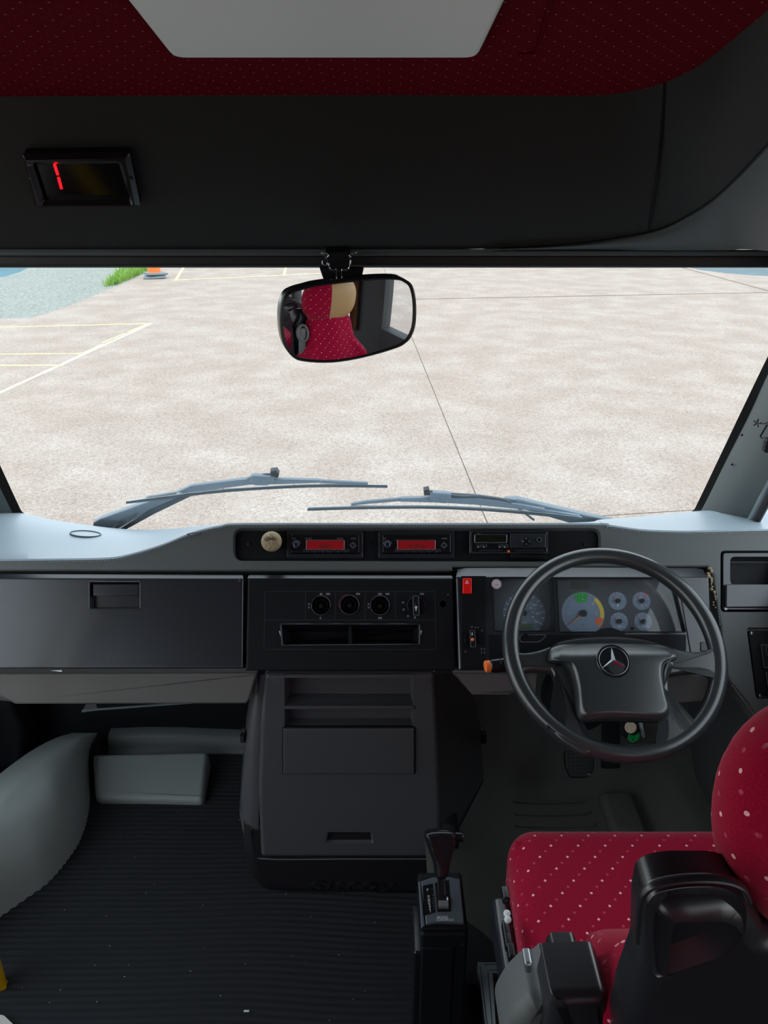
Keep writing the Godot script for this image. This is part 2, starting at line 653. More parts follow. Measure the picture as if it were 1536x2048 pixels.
func yard() -> void:
	var far := Geo.new()
	far.rbox(Vector3(0, -0.672, -20), Vector3(120, 0.12, 140), 0.01, 1)
	var ground := struct("ground", "pale worn concrete yard in front of the windscreen", "ground", far, M["joint"])
	# joints between the cast slabs
	var a := on_ground(830, 690)
	var b := on_ground(960, 1010)
	var l1 := [a + (a - b) * 14, b + (b - a) * 8]
	var l2 := [on_ground(1170, 592), on_ground(1536, 585)]
	var cross: Vector2 = Geometry2D.line_intersects_line(l1[0], l1[1] - l1[0], l2[0], l2[1] - l2[0])
	l2 = [cross, cross + (l2[1] - cross).normalized() * 60]
	var l3 := [on_ground(1400, 545), on_ground(1530, 580)]
	l3 = [l3[0] + (l3[0] - l3[1]) * 2, l3[1] + (l3[1] - l3[0]) * 3]
	var l4 := [on_ground(1215, 1031), on_ground(1372, 1021)]
	l4 = [l4[0] + (l4[0] - l4[1]) * 0.2, l4[1] + (l4[1] - l4[0]) * 12]
	var edge := PackedVector2Array()
	for p in [[-900, 640], [0, 637], [62, 636], [130, 615], [210, 582], [250, 565], [300, 543], [325, 532]]: edge.append(on_ground(p[0], p[1]))
	edge.append(Vector2(-8, -70)); edge.append(Vector2(-50, -70))
	var pieces := [PackedVector2Array([Vector2(-50, -70), Vector2(50, -70), Vector2(50, 30), Vector2(-50, 30)])]
	for cut in [strip(l1[0], l1[1], 0.009), strip(l2[0], l2[1], 0.12), strip(l3[0], l3[1], 0.10), strip(l4[0], l4[1], 0.012), edge]:
		var next := []
		for p in pieces: next.append_array(Geometry2D.clip_polygons(p, cut))
		pieces = next
	for p in pieces:
		if not Geometry2D.is_polygon_clockwise(p) or true: part(ground, "slab", plan(p, -0.66, -0.60), M["concrete"])
	struct("road", "grey asphalt lane beside the yard, beyond the bay lines", "road", plan(edge, -0.66, -0.607), M["asphalt"])
	for l in [[-60, 656, 300, 647, 0.045, 0], [-60, 709, 172, 707, 0.045, 0], [-60, 731, 126, 731, 0.045, 0], [-140, 849, 303, 647, 0.05, 1], [352, 560, 640, 547, 0.06, 0], [351, 561, 368, 533, 0.07, 0], [568, 551, 572, 533, 0.07, 0]]:
		part(ground, "bay_line", plan(strip(on_ground(l[0], l[1]), on_ground(l[2], l[3]), l[4]), -0.601, -0.597), M["line yellow" if l[5] == 0 else "line white"])
	# worn yellow stretches of the white line
	for s in [[20, 778, 78, 752], [158, 712, 205, 691], [205, 688, 250, 669], [255, 667, 296, 649]]:
		part(ground, "bay_line", plan(strip(on_ground(s[0], s[1] - 2), on_ground(s[2], s[3] - 2), 0.035), -0.60, -0.596), M["line yellow"])

	var c := at_y(310, 556, -0.6)
	var cone := thing("traffic_cone", "orange traffic cone on grey bases at the yard's edge", "cone", Transform3D(Basis(), c))
	for k in 2:
		var g := Geo.new()
		g.rbox(Vector3(0.02 * k, 0.035 + k * 0.085, 0.02), Vector3(0.56 - k * 0.04, 0.06, 0.56 - k * 0.04), 0.02, 2, Transform3D(Basis(Vector3.UP, 0.25 + k * 0.3) * Basis(Vector3.BACK, 0.03 - k * 0.05), Vector3()))
		part(cone, "base", g, M["cone base"])
	var up := Transform3D(Basis(Vector3.RIGHT, -PI / 2), Vector3())
	part(cone, "body", Geo.new().lathe([[0.19, 0.14], [0.165, 0.2], [0.05, 0.92], [0.035, 0.95], [0.0, 0.95]], 24, up), M["cone orange"])

	var mm := MultiMesh.new()
	mm.transform_format = MultiMesh.TRANSFORM_3D
	var blade := Geo.new()
	blade.tri(Vector3(-0.006, 0, 0), Vector3(0.006, 0, 0), Vector3(0.02, 0.1, 0.05))
	blade.quad(Vector3(-0.006, 0, 0), Vector3(0.006, 0, 0), Vector3(0.005, 0.06, 0.01), Vector3(-0.004, 0.06, 0.01))
	mm.mesh = blade.mesh()
	mm.instance_count = 700
	var rng := RandomNumberGenerator.new()
	rng.seed = 9
	var e0 := on_ground(228, 571)
	var e1 := on_ground(322, 532)
	for i in 700:
		var t := rng.randf()
		var p := e0.lerp(e1, t) + Vector2(-pow(rng.randf(), 1.6) * (0.2 + 0.9 * t), rng.randf_range(-0.3, 0.3))
		var s := rng.randf_range(0.6, 2.8)
		mm.set_instance_transform(i, Transform3D(Basis(Vector3.UP, rng.randf() * TAU).scaled(Vector3(s, s, s)), Vector3(p.x, -0.61, p.y)))
	var grass := MultiMeshInstance3D.new()
	grass.name = "grass"
	grass.multimesh = mm
	grass.material_override = M["grass"]
	add_child(grass)
	tag(grass, "green grass verge along the concrete's edge by the cone", "grass", "", "stuff")


func wall_with_openings(x0: float, x1: float, z0: float, z1: float, y0: float, y1: float, holes: Array) -> Geo:
	# a wall along z; holes are [z0, z1, y0, y1], from front to back
	var g := Geo.new()
	var at := z0
	for h in holes + [[z1, z1, y0, y1]]:
		if h[0] - at > 0.001: g.rbox(Vector3((x0 + x1) / 2, (y0 + y1) / 2, (at + h[0]) / 2), Vector3(x1 - x0, y1 - y0, h[0] - at), 0.004, 1)
		if h[1] > h[0]:
			if h[2] > y0: g.rbox(Vector3((x0 + x1) / 2, (y0 + h[2]) / 2, (h[0] + h[1]) / 2), Vector3(x1 - x0, h[2] - y0, h[1] - h[0]), 0.004, 1)
			if h[3] < y1: g.rbox(Vector3((x0 + x1) / 2, (y1 + h[3]) / 2, (h[0] + h[1]) / 2), Vector3(x1 - x0, y1 - h[3], h[1] - h[0]), 0.004, 1)
		at = h[1]
	return g

func shell() -> void:
	struct("floor", "dark floor of the cab, under the mats", "floor", Geo.new().rbox(Vector3(-0.2, -0.05, 0.3), Vector3(2.36, 0.1, 4.7), 0.005, 1), M["floor dark"])
	struct("wall_left", "dark wall with the passenger door opening", "wall", wall_with_openings(-1.38, -1.3, -2.02, 2.65, -0.1, 2.05, [[-2.02, -1.80, 0.80, 2.05], [-1.56, -0.36, 0.08, 1.72], [-0.26, 0.9, 0.60, 1.72], [1.0, 2.4, 0.65, 1.62]]), M["wall dark"])
	struct("wall_right", "dark wall below and behind the driver's window", "wall", wall_with_openings(0.9, 0.98, -2.02, 2.65, -0.1, 2.05, [[-2.02, -0.54, 0.845, 1.5], [-0.20, 0.9, 0.68, 1.62], [1.0, 2.4, 0.68, 1.62]]), M["wall dark"])
	struct("wall_back", "pale rear wall of the passenger saloon", "wall", Geo.new().rbox(Vector3(-0.2, 0.98, 2.62), Vector3(2.36, 2.15, 0.06), 0.004, 1), M["cream wall"])
	struct("wall_front", "dark bulkhead below the windscreen", "wall", Geo.new().rbox(Vector3(-0.2, 0.29, -1.985), Vector3(2.36, 0.80, 0.05), 0.004, 1), M["matt black"])
	struct("roof", "roof skin above the red headlining", "roof", Geo.new().rbox(Vector3(-0.2, 2.02, 0.42), Vector3(2.36, 0.06, 4.5), 0.004, 1), M["wall dark"])
	struct("trim_1", "roof edge above the windscreen", "trim", Geo.new().rbox(Vector3(-0.2, 1.78, -1.765), Vector3(2.36, 0.52, 0.06), 0.004, 1), M["wall dark"])
	# glass of the side windows
	var n := 2
	for w in [["clear glass of the driver's side window", 0.94, -1.72, -0.54, 0.865, 1.5], ["clear glass in the passenger door", -1.34, -1.56, -0.36, 0.08, 1.72], ["clear saloon window behind the door", -1.34, -0.26, 0.9, 0.60, 1.72], ["clear rear saloon window, door side", -1.34, 1.0, 2.4, 0.65, 1.62], ["clear saloon window behind the driver", 0.94, -0.20, 0.9, 0.68, 1.62], ["clear rear saloon window, driver's side", 0.94, 1.0, 2.4, 0.68, 1.62]]:
		var g := Geo.new()
		g.quad(Vector3(w[1], w[4], w[3]), Vector3(w[1], w[4], w[2]), Vector3(w[1], w[5], w[2]), Vector3(w[1], w[5], w[3]))
		struct("window_%d" % n, w[0], "window", g, M["glass"])
		n += 1
	var cg := Geo.new()     # ribs of the saloon curtain seen in the mirror
	var rows := [PackedVector3Array(), PackedVector3Array()]
	for k in 41:
		var z := -0.285 + k * 0.002
		for j in 2: rows[j].append(Vector3(0.86 + 0.008 * sin(k * 1.3), 0.75 + j * 0.8, z))
	cg.sheet(rows)
	var back := [PackedVector3Array(), PackedVector3Array()]
	for k in 41:
		for j in 2: back[j].append(rows[j][k] + Vector3(0.006, 0, 0))
	cg.sheet(back)
	var curtain := thing("curtain", "brown pleated curtain beside the saloon window, seen in the mirror", "curtain", Transform3D(Basis(), Vector3(0.86, 0.75, -0.25)))
	wpart(curtain, "cloth", cg, M["curtain"])
	var pole := thing("grab_pole", "yellow grab pole standing on the floor beside the door", "pole", Transform3D(Basis(), at_y(-2, 1978, 0.0)))
	var up := Transform3D(Basis(Vector3.RIGHT, -PI / 2), Vector3())
	part(pole, "tube", Geo.new().lathe([[0.018, 0.012], [0.018, 1.86]], 20, up), M["yellow pole"])
	part(pole, "foot", Geo.new().lathe([[0.021, 0.0], [0.021, 0.006], [0.0185, 0.012]], 20, up), M["yellow pole"])


func overhead() -> void:
	# red headlining and the padded panel above the windscreen that curves back over the driver's window
	var tp := [[-460, 193], [-200, 193], [0, 193], [400, 191], [760, 190], [1000, 191], [1180, 191], [1256, 184], [1330, 165], [1400, 130], [1470, 75], [1536, 20], [1580, -25]]
	var top := PackedVector3Array()
	for p in tp: top.append(world_hit(CF, p[0], p[1]))
	var bp := [[-460, 500, -1.66], [-200, 500, -1.66], [0, 499, -1.66], [400, 499, -1.66], [760, 499, -1.66], [1000, 497, -1.66], [1120, 490, -1.657], [1215, 479, -1.645], [1310, 461, -1.62], [1375, 432, -1.58], [1440, 388, -1.51], [1536, 290, -1.37], [1600, 215, -1.26]]
	var bot := PackedVector3Array()
	for p in bp: bot.append(at_z(p[0], p[1], p[2]))
	var t2 := curve(top, 5)
	var b2 := curve(bot, 5)
	var n := t2.size()
	var rows := []
	for k in 7:
		var f := k / 6.0
		var r := PackedVector3Array()
		for i in n: r.append(b2[i].lerp(t2[i], f) + Vector3(0, 0, 0.012 * sin(f * PI)))
		rows.append(r)
	var panel := thing("overhead_panel", "dark grey padded vinyl panel spanning above the windscreen", "panel", Transform3D(Basis(), Vector3(-0.1, 1.52, -1.66)))
	panel.set_meta("kind", "structure")
	wpart(panel, "front_pad", Geo.new().sheet(rows), M["vinyl overhead"], 50)
	var si := 8 * 5
	var seam := PackedVector3Array()
	for k in 25: seam.append(b2[si].lerp(t2[si], k / 24.0) + Vector3(-0.012 * (1 - k / 24.0), 0, 0.012 * sin(k / 24.0 * PI)))
	wpart(panel, "seam", Geo.new().tube(seam, 0.0022, 6), M["matt black"])
	for side in [-1, 1]:
		var st := Geo.new()
		for k in range(1, 60):
			var f := k / 60.0
			var p := b2[si].lerp(t2[si], f) + Vector3(-0.012 * (1 - f) + side * 0.0055, 0, 0.012 * sin(f * PI) + 0.002)
			st.rbox(p, Vector3(0.0012, 0.0022, 0.0012), 0.0004, 1)
		var o := wpart(panel, "stitching", st, M["line grey"])
		o.set_meta("kind", "stuff")
	# lighter flare between that panel, the windscreen and the driver's window
	var low := PackedVector3Array()
	for p in [[1000, 500, -1.662], [1120, 500, -1.663], [1215, 500, -1.662], [1310, 501, -1.655], [1375, 501, -1.65], [1440, 501, -1.645], [1536, 502, -1.60]]: low.append(at_z(p[0], p[1], p[2]))
	low.append(Vector3(0.90, 1.505, -1.30))
	var hi := bot.slice(5)
	var fl := []
	for k in 6:
		var f := k / 5.0
		var r := PackedVector3Array()
		for i in curve(low, 5).size():
			r.append(curve(low, 5)[i].lerp(curve(hi, 5)[i], f) + Vector3(-0.02, 0.0, 0.012) * sin(f * PI))
		fl.append(r)
	wpart(panel, "corner_pad", Geo.new().sheet(fl), M["vinyl pillar"], 60)
	wpart(panel, "seam", Geo.new().tube(curve(hi, 6), 0.0028, 6), M["matt black"])
	wpart(panel, "piping", Geo.new().tube(PackedVector3Array([Vector3(-1.1, 1.519, -1.657), Vector3(0.2, 1.519, -1.657), at_z(1000, 498, -1.655)]), 0.0025, 6), M["vinyl pillar"])
	# coving on above the driver's window and the headlining itself
	var cove := [PackedVector3Array([bot[-1], bot[-1] + Vector3(0, 0, 1.3)]), PackedVector3Array([top[-1], Vector3(top[-1].x, 1.90, -0.6), Vector3(top[-1].x, 1.93, 0.1)])]
	cove[0] = PackedVector3Array([bot[-1], bot[-1] + Vector3(0, 0, 0.6), bot[-1] + Vector3(0, 0, 1.3)])
	wpart(panel, "cove", Geo.new().sheet(cove), M["vinyl overhead"])
	var c1 := [PackedVector3Array([Vector3(0.90, 1.505, -1.30), Vector3(0.9, 1.505, -0.6), Vector3(0.9, 1.505, 0.1)]), cove[0]]
	wpart(panel, "cove", Geo.new().sheet(c1), M["vinyl pillar"])
	var rear := []
	for i in t2.size(): rear.append(Vector3(t2[i].x, 1.782 + 0.19 * 0.82, -0.68))
	var lining := [t2, PackedVector3Array(rear)]
	var g := Geo.new().sheet(lining)
	g.add(Geo.new().rbox(Vector3(-0.2, 1.965, 0.97), Vector3(2.0, 0.05, 3.3), 0.004, 1))
	struct("ceiling", "red velvet headlining with pale dots", "ceiling", g, M["velvet ceiling"])
	var root := thing("roof_light", "pale grey flush panel set in the red headlining", "panel", moved_to(CF, 650, 97))
	var po := rounded(outline(root.transform, [[345, 97], [955, 97], [1030, -62], [222, -62]]), 0.022, 5)
	part(root, "cover", Geo.new().slab(po, 0.0, 0.014, 0.007), M["ceiling panel"])
	part(root, "gasket", Geo.new().frame(Geo.inset(po, -0.004), Geo.inset(po, 0.002), 0, 0.004, 0.001), M["matt black"])
	var fold := PackedVector3Array()
	for p in [[1108, -20], [1072, 105], [1036, 108]]: fold.append(hit(root.transform, p[0], p[1], 0.001))
	part(root, "fabric_fold", Geo.new().tube(fold, 0.002, 6), M["velvet ceiling"])
	# digital display
	var d := thing("digital_display", "small black digital display with a red figure on the overhead panel", "display", moved_to(OP, 165, 407, 0.013))
	var fr := d.transform
	var bo := rounded(outline(fr, [[74, 407], [284, 404], [262, 295], [47, 299]]), 0.008, 4)
	var bi := rounded(outline(fr, [[93, 392], [262, 391], [241, 318], [70, 320]]), 0.002, 4)
	part(d, "bezel", Geo.new().frame(bo, bi, -0.01, 0.022, 0.008), M["gloss black"])
	part(d, "screen", Geo.new().slab(bi, -0.004, 0.006), M["screen black"])
	for s in [[109, 328, 115.5, 350], [117, 354, 123, 378]]:
		var a := hit(fr, s[0], s[1], 0.0062)
		var b := hit(fr, s[2], s[3], 0.0062)
		var w := Vector3(0.0023, 0, 0)
		var poly := PackedVector2Array([v2(b - w), v2(b + w), v2(b.lerp(a, 0.1) + w * 1.15), v2(a + w), v2(a - w), v2(a.lerp(b, 0.1) - w * 1.15)])
		part(d, "lit_segment", Geo.new().slab(poly, 0.0055, 0.0068, 0.0002), M["led red"])
	for s in [[62, 356], [262, 356]]:
		var p := hit(fr, s[0], s[1], 0.02)
		part(d, "screw", Geo.new().lathe([[0.0038, 0.0], [0.0034, 0.0016], [0.0, 0.0022]], 12, Transform3D(Basis(), p)), M["gloss black"])


func windscreen() -> void:
	var a := facing(WS.origin + WS.basis.z * -0.012, -14.4)
	var g := Geo.new()
	g.quad(a * Vector3(-1.12, -0.1, 0), a * Vector3(0.9, -0.1, 0), a * Vector3(0.9, 0.72, 0), a * Vector3(-1.12, 0.72, 0))
	var w1 := struct("window_1", "wide clear windscreen", "window", g, M["glass"])
	# blue tinted band in the glass: only its ends hang below the trim
	for s in [[[1360, 530], [1560, 530], [1560, 553], [1510, 551], [1450, 546], [1400, 540]], [[-40, 530], [66, 530], [40, 544], [10, 553], [-40, 560]]]:
		var sh := put(w1, "shade_band", Geo.new().slab(outline(a, s, 0.001), 0.001, 0.0014).moved(a).mesh(), M["tint"])
	# roll of trim along the top
	struct("trim_2", "black rounded trim along the windscreen's top edge", "trim", Geo.new().rbox(Vector3(-0.2, 1.4985, -1.688), Vector3(2.2, 0.031, 0.05), 0.011, 3), M["rubber"])
	struct("trim_3", "thin grey strip above the windscreen trim", "trim", Geo.new().rbox(Vector3(-0.2, 1.513, -1.672), Vector3(2.2, 0.01, 0.03), 0.003, 2), M["vinyl pillar"])
	# right pillar
	var edge := [[1370, 1026], [1386, 1021], [1398, 1000], [1440, 912], [1490, 807], [1536, 712], [1600, 585], [1640, 505]]
	var face := [[1392, 1034], [1400, 1024], [1412, 1003], [1452, 922], [1499, 829], [1536, 748], [1612, 592], [1652, 505]]
	var e := PackedVector3Array()
	var f := PackedVector3Array()
	for p in edge: e.append(world_hit(WS, p[0], p[1]))
	for p in face: f.append(world_hit(WS, p[0], p[1], 0.022))
	var e0 := PackedVector3Array()
	for p in edge: e0.append(world_hit(WS, p[0] + 3, p[1], -0.03))
	var right := thing("pillar_trim", "grey padded pillar cover beside the driver's window", "pillar trim", Transform3D(Basis(), Vector3(0.85, 0.85, -1.78)))
	right.set_meta("kind", "structure")
	wpart(right, "seal", Geo.new().sheet([curve(f), curve(e), curve(e0)]), M["deep black"], 50)
	var rr := [[1470, 1075], [1484, 1053], [1497, 1033], [1520, 990], [1545, 945], [1575, 890], [1690, 670], [1775, 505]]
	var r := PackedVector3Array()
	for p in rr: r.append(at_x(p[0], p[1], 0.872))
	var fc := curve(f)
	var rc := curve(r)
	var m1 := PackedVector3Array()
	var m0 := PackedVector3Array()
	var m2 := PackedVector3Array()
	for i in fc.size():
		m0.append(fc[i].lerp(rc[i], 0.06) + Vector3(-0.006, 0, 0.012))
		m1.append(fc[i].lerp(rc[i], 0.5) + Vector3(-0.016, 0, 0.014))
		m2.append(fc[i].lerp(rc[i], 0.8) + Vector3(-0.008, 0, 0.006))
	wpart(right, "cover", Geo.new().sheet([rc, m2, m1, m0, fc]), M["vinyl pillar"], 50)
	for p in [[1484, 870], [1503, 884], [1464, 929], [1480, 941]]:
		var q := m1[int((1034 - p[1]) / 529.0 * m1.size())]
		var o := at_z(p[0], p[1], q.z + 0.004)
		wpart(right, "screw_plug", Geo.new().sph(o, Vector3(0.003, 0.003, 0.003), 8), M["matt black"])
	# edge of the driver's window
	var s0 := PackedVector3Array()
	var s1 := PackedVector3Array()
	for p in [[1500, 1060], [1512, 1037], [1536, 993], [1600, 870], [1700, 680], [1790, 505]]:
		s0.append(at_x(p[0] - 9, p[1], 0.878))
		s1.append(at_x(p[0] + 4, p[1], 0.884))
	wpart(right, "window_channel", Geo.new().tube(s0, 0.008, 8), M["cone base"])
	wpart(right, "window_seal", Geo.new().tube(s1, 0.0085, 8), M["rubber"])
	# microphone clip on the pillar
	var clip := thing("wire_clip", "small black wire clip fixed to the driver's pillar", "clip", Transform3D(Basis(), at_x(1530, 850, 0.84)))
	var w := PackedVector3Array()
	for p in [[1512, 846], [1529, 847], [1540, 843]]: w.append(at_x(p[0], p[1], 0.835))
	wpart(clip, "wire", Geo.new().tube(w, 0.002, 6), M["matt black"])
	w = PackedVector3Array()
	for p in [[1534, 850], [1521, 872], [1523, 876], [1540, 874]]: w.append(at_x(p[0], p[1], 0.835))
	wpart(clip, "wire", Geo.new().tube(w, 0.002, 6), M["matt black"])
	wpart(clip, "holder", Geo.new().rbox(at_x(1537, 891, 0.835), Vector3(0.02, 0.03, 0.02), 0.005), M["matt black"])
	var star := Geo.new()
	for k in 5: star.tube(PackedVector3Array([at_x(1514, 846, 0.835), at_x(1514 + 8 * cos(k * 1.257), 846 + 8 * sin(k * 1.257), 0.833)]), 0.0016, 5)
	wpart(clip, "foot", star, M["matt black"])
	# left pillar
	var le := [[62, 1034], [45, 1024], [36, 1008], [0, 930], [-60, 800], [-190, 520]]
	var lf := [[48, 1040], [30, 1031], [20, 1016], [-14, 945], [-74, 815], [-206, 530]]
	e = PackedVector3Array(); f = PackedVector3Array(); e0 = PackedVector3Array()
	r = PackedVector3Array()
	for p in le:
		e.append(world_hit(WS, p[0], p[1])); e0.append(world_hit(WS, p[0] - 3, p[1], -0.03))
	for p in lf:
		f.append(world_hit(WS, p[0], p[1], 0.02))
		r.append(world_hit(WS, p[0], p[1], 0.02) + Vector3(-0.16, 0, 0.14))
	var left := thing("pillar_trim_001", "grey pillar cover at the door side of the windscreen", "pillar trim", Transform3D(Basis(), Vector3(-1.0, 0.85, -1.78)))
	left.set_meta("kind", "structure")
	wpart(left, "seal", Geo.new().sheet([curve(f), curve(e), curve(e0)]), M["deep black"], 50)
	wpart(left, "cover", Geo.new().sheet([curve(r), curve(f)]), M["vinyl pillar"], 50)
	wipers()


func bar(fr: Transform3D, pts: Array, h0: float, h1: float, bev := 0.002) -> Geo:
	return Geo.new().slab(outline(fr, pts, h1), h0, h1, bev, true)

func line(fr: Transform3D, pts: Array, h: float) -> PackedVector3Array:
	var o := PackedVector3Array()
	for p in pts: o.append(hit(fr, p[0], p[1], h))
	return o

func wipers() -> void:
	var h := -0.032
	var w := thing("wiper", "grey windscreen wiper parked on the door side, its arm rising to the right", "wiper", moved_to(WS, 205, 1052))
	var fr := w.transform
	part(w, "arm", bar(fr, [[184, 1062], [186, 1046], [200, 1038], [300, 1003], [352, 990], [385, 976], [368, 991], [300, 1020], [230, 1062]], h - 0.02, h - 0.004, 0.004), M["wiper"])
	part(w, "arm_rail", bar(fr, [[232, 1064], [300, 1020], [366, 990], [384, 992], [310, 1028], [244, 1064]], h - 0.026, h - 0.010, 0.003), M["wiper dark"])
	var sp := Geo.new()
	for k in 14: sp.tube(line(fr, [[236 + k * 3.0, 1043 - k * 1.4], [239 + k * 3.0, 1050 - k * 1.45]], h - 0.002), 0.0012, 6)
	sp.tube(line(fr, [[224, 1058], [237, 1047]], h - 0.004), 0.003, 8)
	part(w, "spring", sp, M["wiper"])
	part(w, "arm_rod", Geo.new().tube(curve(line(fr, [[366, 985], [430, 967], [500, 957], [548, 949]], h - 0.006)), 0.0055, 8), M["wiper dark"])
	var beam := part(w, "blade_bracket", bar(fr, [[352, 985], [382, 972], [455, 963], [500, 958], [560, 959], [640, 961], [648, 966], [560, 969], [500, 970], [455, 976], [385, 985]], h - 0.004, h + 0.006), M["wiper"])
	part(w, "blade_bracket", bar(fr, [[292, 995], [352, 985], [352, 990], [290, 1000]], h - 0.003, h + 0.004), M["wiper"])
	part(w, "blade_bracket", bar(fr, [[640, 961], [736, 966], [736, 970], [640, 967]], h - 0.003, h + 0.004), M["wiper"])
	part(w, "rubber_blade", Geo.new().tube(curve(line(fr, [[253, 1005], [330, 996], [420, 985], [520, 977], [640, 972], [775, 973]], h + 0.004)), 0.0037, 8), M["wiper dark"])
	part(w, "blade_backing", Geo.new().tube(curve(line(fr, [[256, 1002], [330, 992], [420, 981], [520, 974], [640, 969], [773, 970]], h + 0.004)), 0.0016, 6), M["aluminium"])
	part(beam, "pivot_clip", bar(fr, [[500, 954], [508, 952], [548, 955], [547, 966], [535, 972], [510, 972], [500, 966]], h, h + 0.014, 0.004), M["wiper"])
	part(beam, "rivet", Geo.new().sph(hit(fr, 522, 962, h + 0.014), Vector3(0.003, 0.003, 0.002), 10), M["steel"])
	part(w, "end_cap", bar(fr, [[540, 944], [553, 942], [558, 950], [556, 957], [542, 954]], h - 0.008, h + 0.010, 0.003), M["rubber"])
	part(w, "hose", Geo.new().tube(curve(line(fr, [[376, 978], [420, 968], [480, 962], [520, 950], [545, 948]], h + 0.002)), 0.0028, 6), M["wiper dark"])
	for p in [[372, 981], [301, 993], [446, 978], [588, 970], [660, 964], [732, 966]]:
		part(beam, "rivet", Geo.new().sph(hit(fr, p[0], p[1], h + 0.006), Vector3(0.002, 0.002, 0.0015), 8), M["steel"])

	w = thing("wiper_001", "grey windscreen wiper parked before the steering wheel, its arm falling to the right", "wiper", moved_to(WS, 1200, 1044))
	fr = w.transform
	part(w, "arm", bar(fr, [[1010, 1000], [1036, 999], [1111, 1017], [1180, 1033], [1228, 1043], [1234, 1050], [1150, 1050], [1085, 1031], [1030, 1014]], h - 0.02, h - 0.004, 0.004), M["wiper"])
	part(w, "arm_rod", Geo.new().tube(curve(line(fr, [[856, 984], [905, 989], [960, 993], [1030, 1003]], h - 0.006)), 0.0055, 8), M["wiper dark"])
	beam = part(w, "blade_bracket", bar(fr, [[800, 997], [862, 996], [905, 997], [960, 999], [1030, 1008], [1090, 1019], [1090, 1025], [1020, 1017], [950, 1010], [880, 1006], [800, 1004]], h - 0.004, h + 0.006), M["wiper"])
	part(w, "blade_bracket", bar(fr, [[702, 1008], [730, 1003], [800, 997], [800, 1003], [740, 1008], [702, 1012]], h - 0.003, h + 0.004), M["wiper"])
	part(w, "blade_bracket", bar(fr, [[1088, 1020], [1160, 1032], [1160, 1037], [1088, 1026]], h - 0.003, h + 0.004), M["wiper"])
	part(w, "rubber_blade", Geo.new().tube(curve(line(fr, [[615, 1019], [720, 1016], [850, 1015], [960, 1019], [1060, 1027], [1165, 1038]], h + 0.004)), 0.0037, 8), M["wiper dark"])
	part(w, "blade_backing", Geo.new().tube(curve(line(fr, [[617, 1015], [720, 1012], [850, 1011], [960, 1015], [1060, 1023], [1163, 1034]], h + 0.004)), 0.0016, 6), M["aluminium"])
	part(beam, "pivot_clip", bar(fr, [[860, 990], [866, 986], [902, 989], [903, 1000], [892, 1008], [868, 1006], [860, 1000]], h, h + 0.014, 0.004), M["wiper"])
	part(beam, "rivet", Geo.new().sph(hit(fr, 881, 998, h + 0.014), Vector3(0.003, 0.003, 0.002), 10), M["steel"])
	part(w, "end_cap", bar(fr, [[847, 982], [858, 980], [861, 992], [848, 992]], h - 0.008, h + 0.010, 0.003), M["rubber"])
	part(w, "hose", Geo.new().tube(curve(line(fr, [[862, 982], [915, 992], [960, 992], [1010, 1000], [1030, 1012], [1068, 1040]], h + 0.002)), 0.0028, 6), M["wiper dark"])
	for p in [[1047, 1014], [1114, 1024], [980, 1012], [762, 1004]]:
		part(beam, "rivet", Geo.new().sph(hit(fr, p[0], p[1], h + 0.006), Vector3(0.002, 0.002, 0.0015), 8), M["steel"])


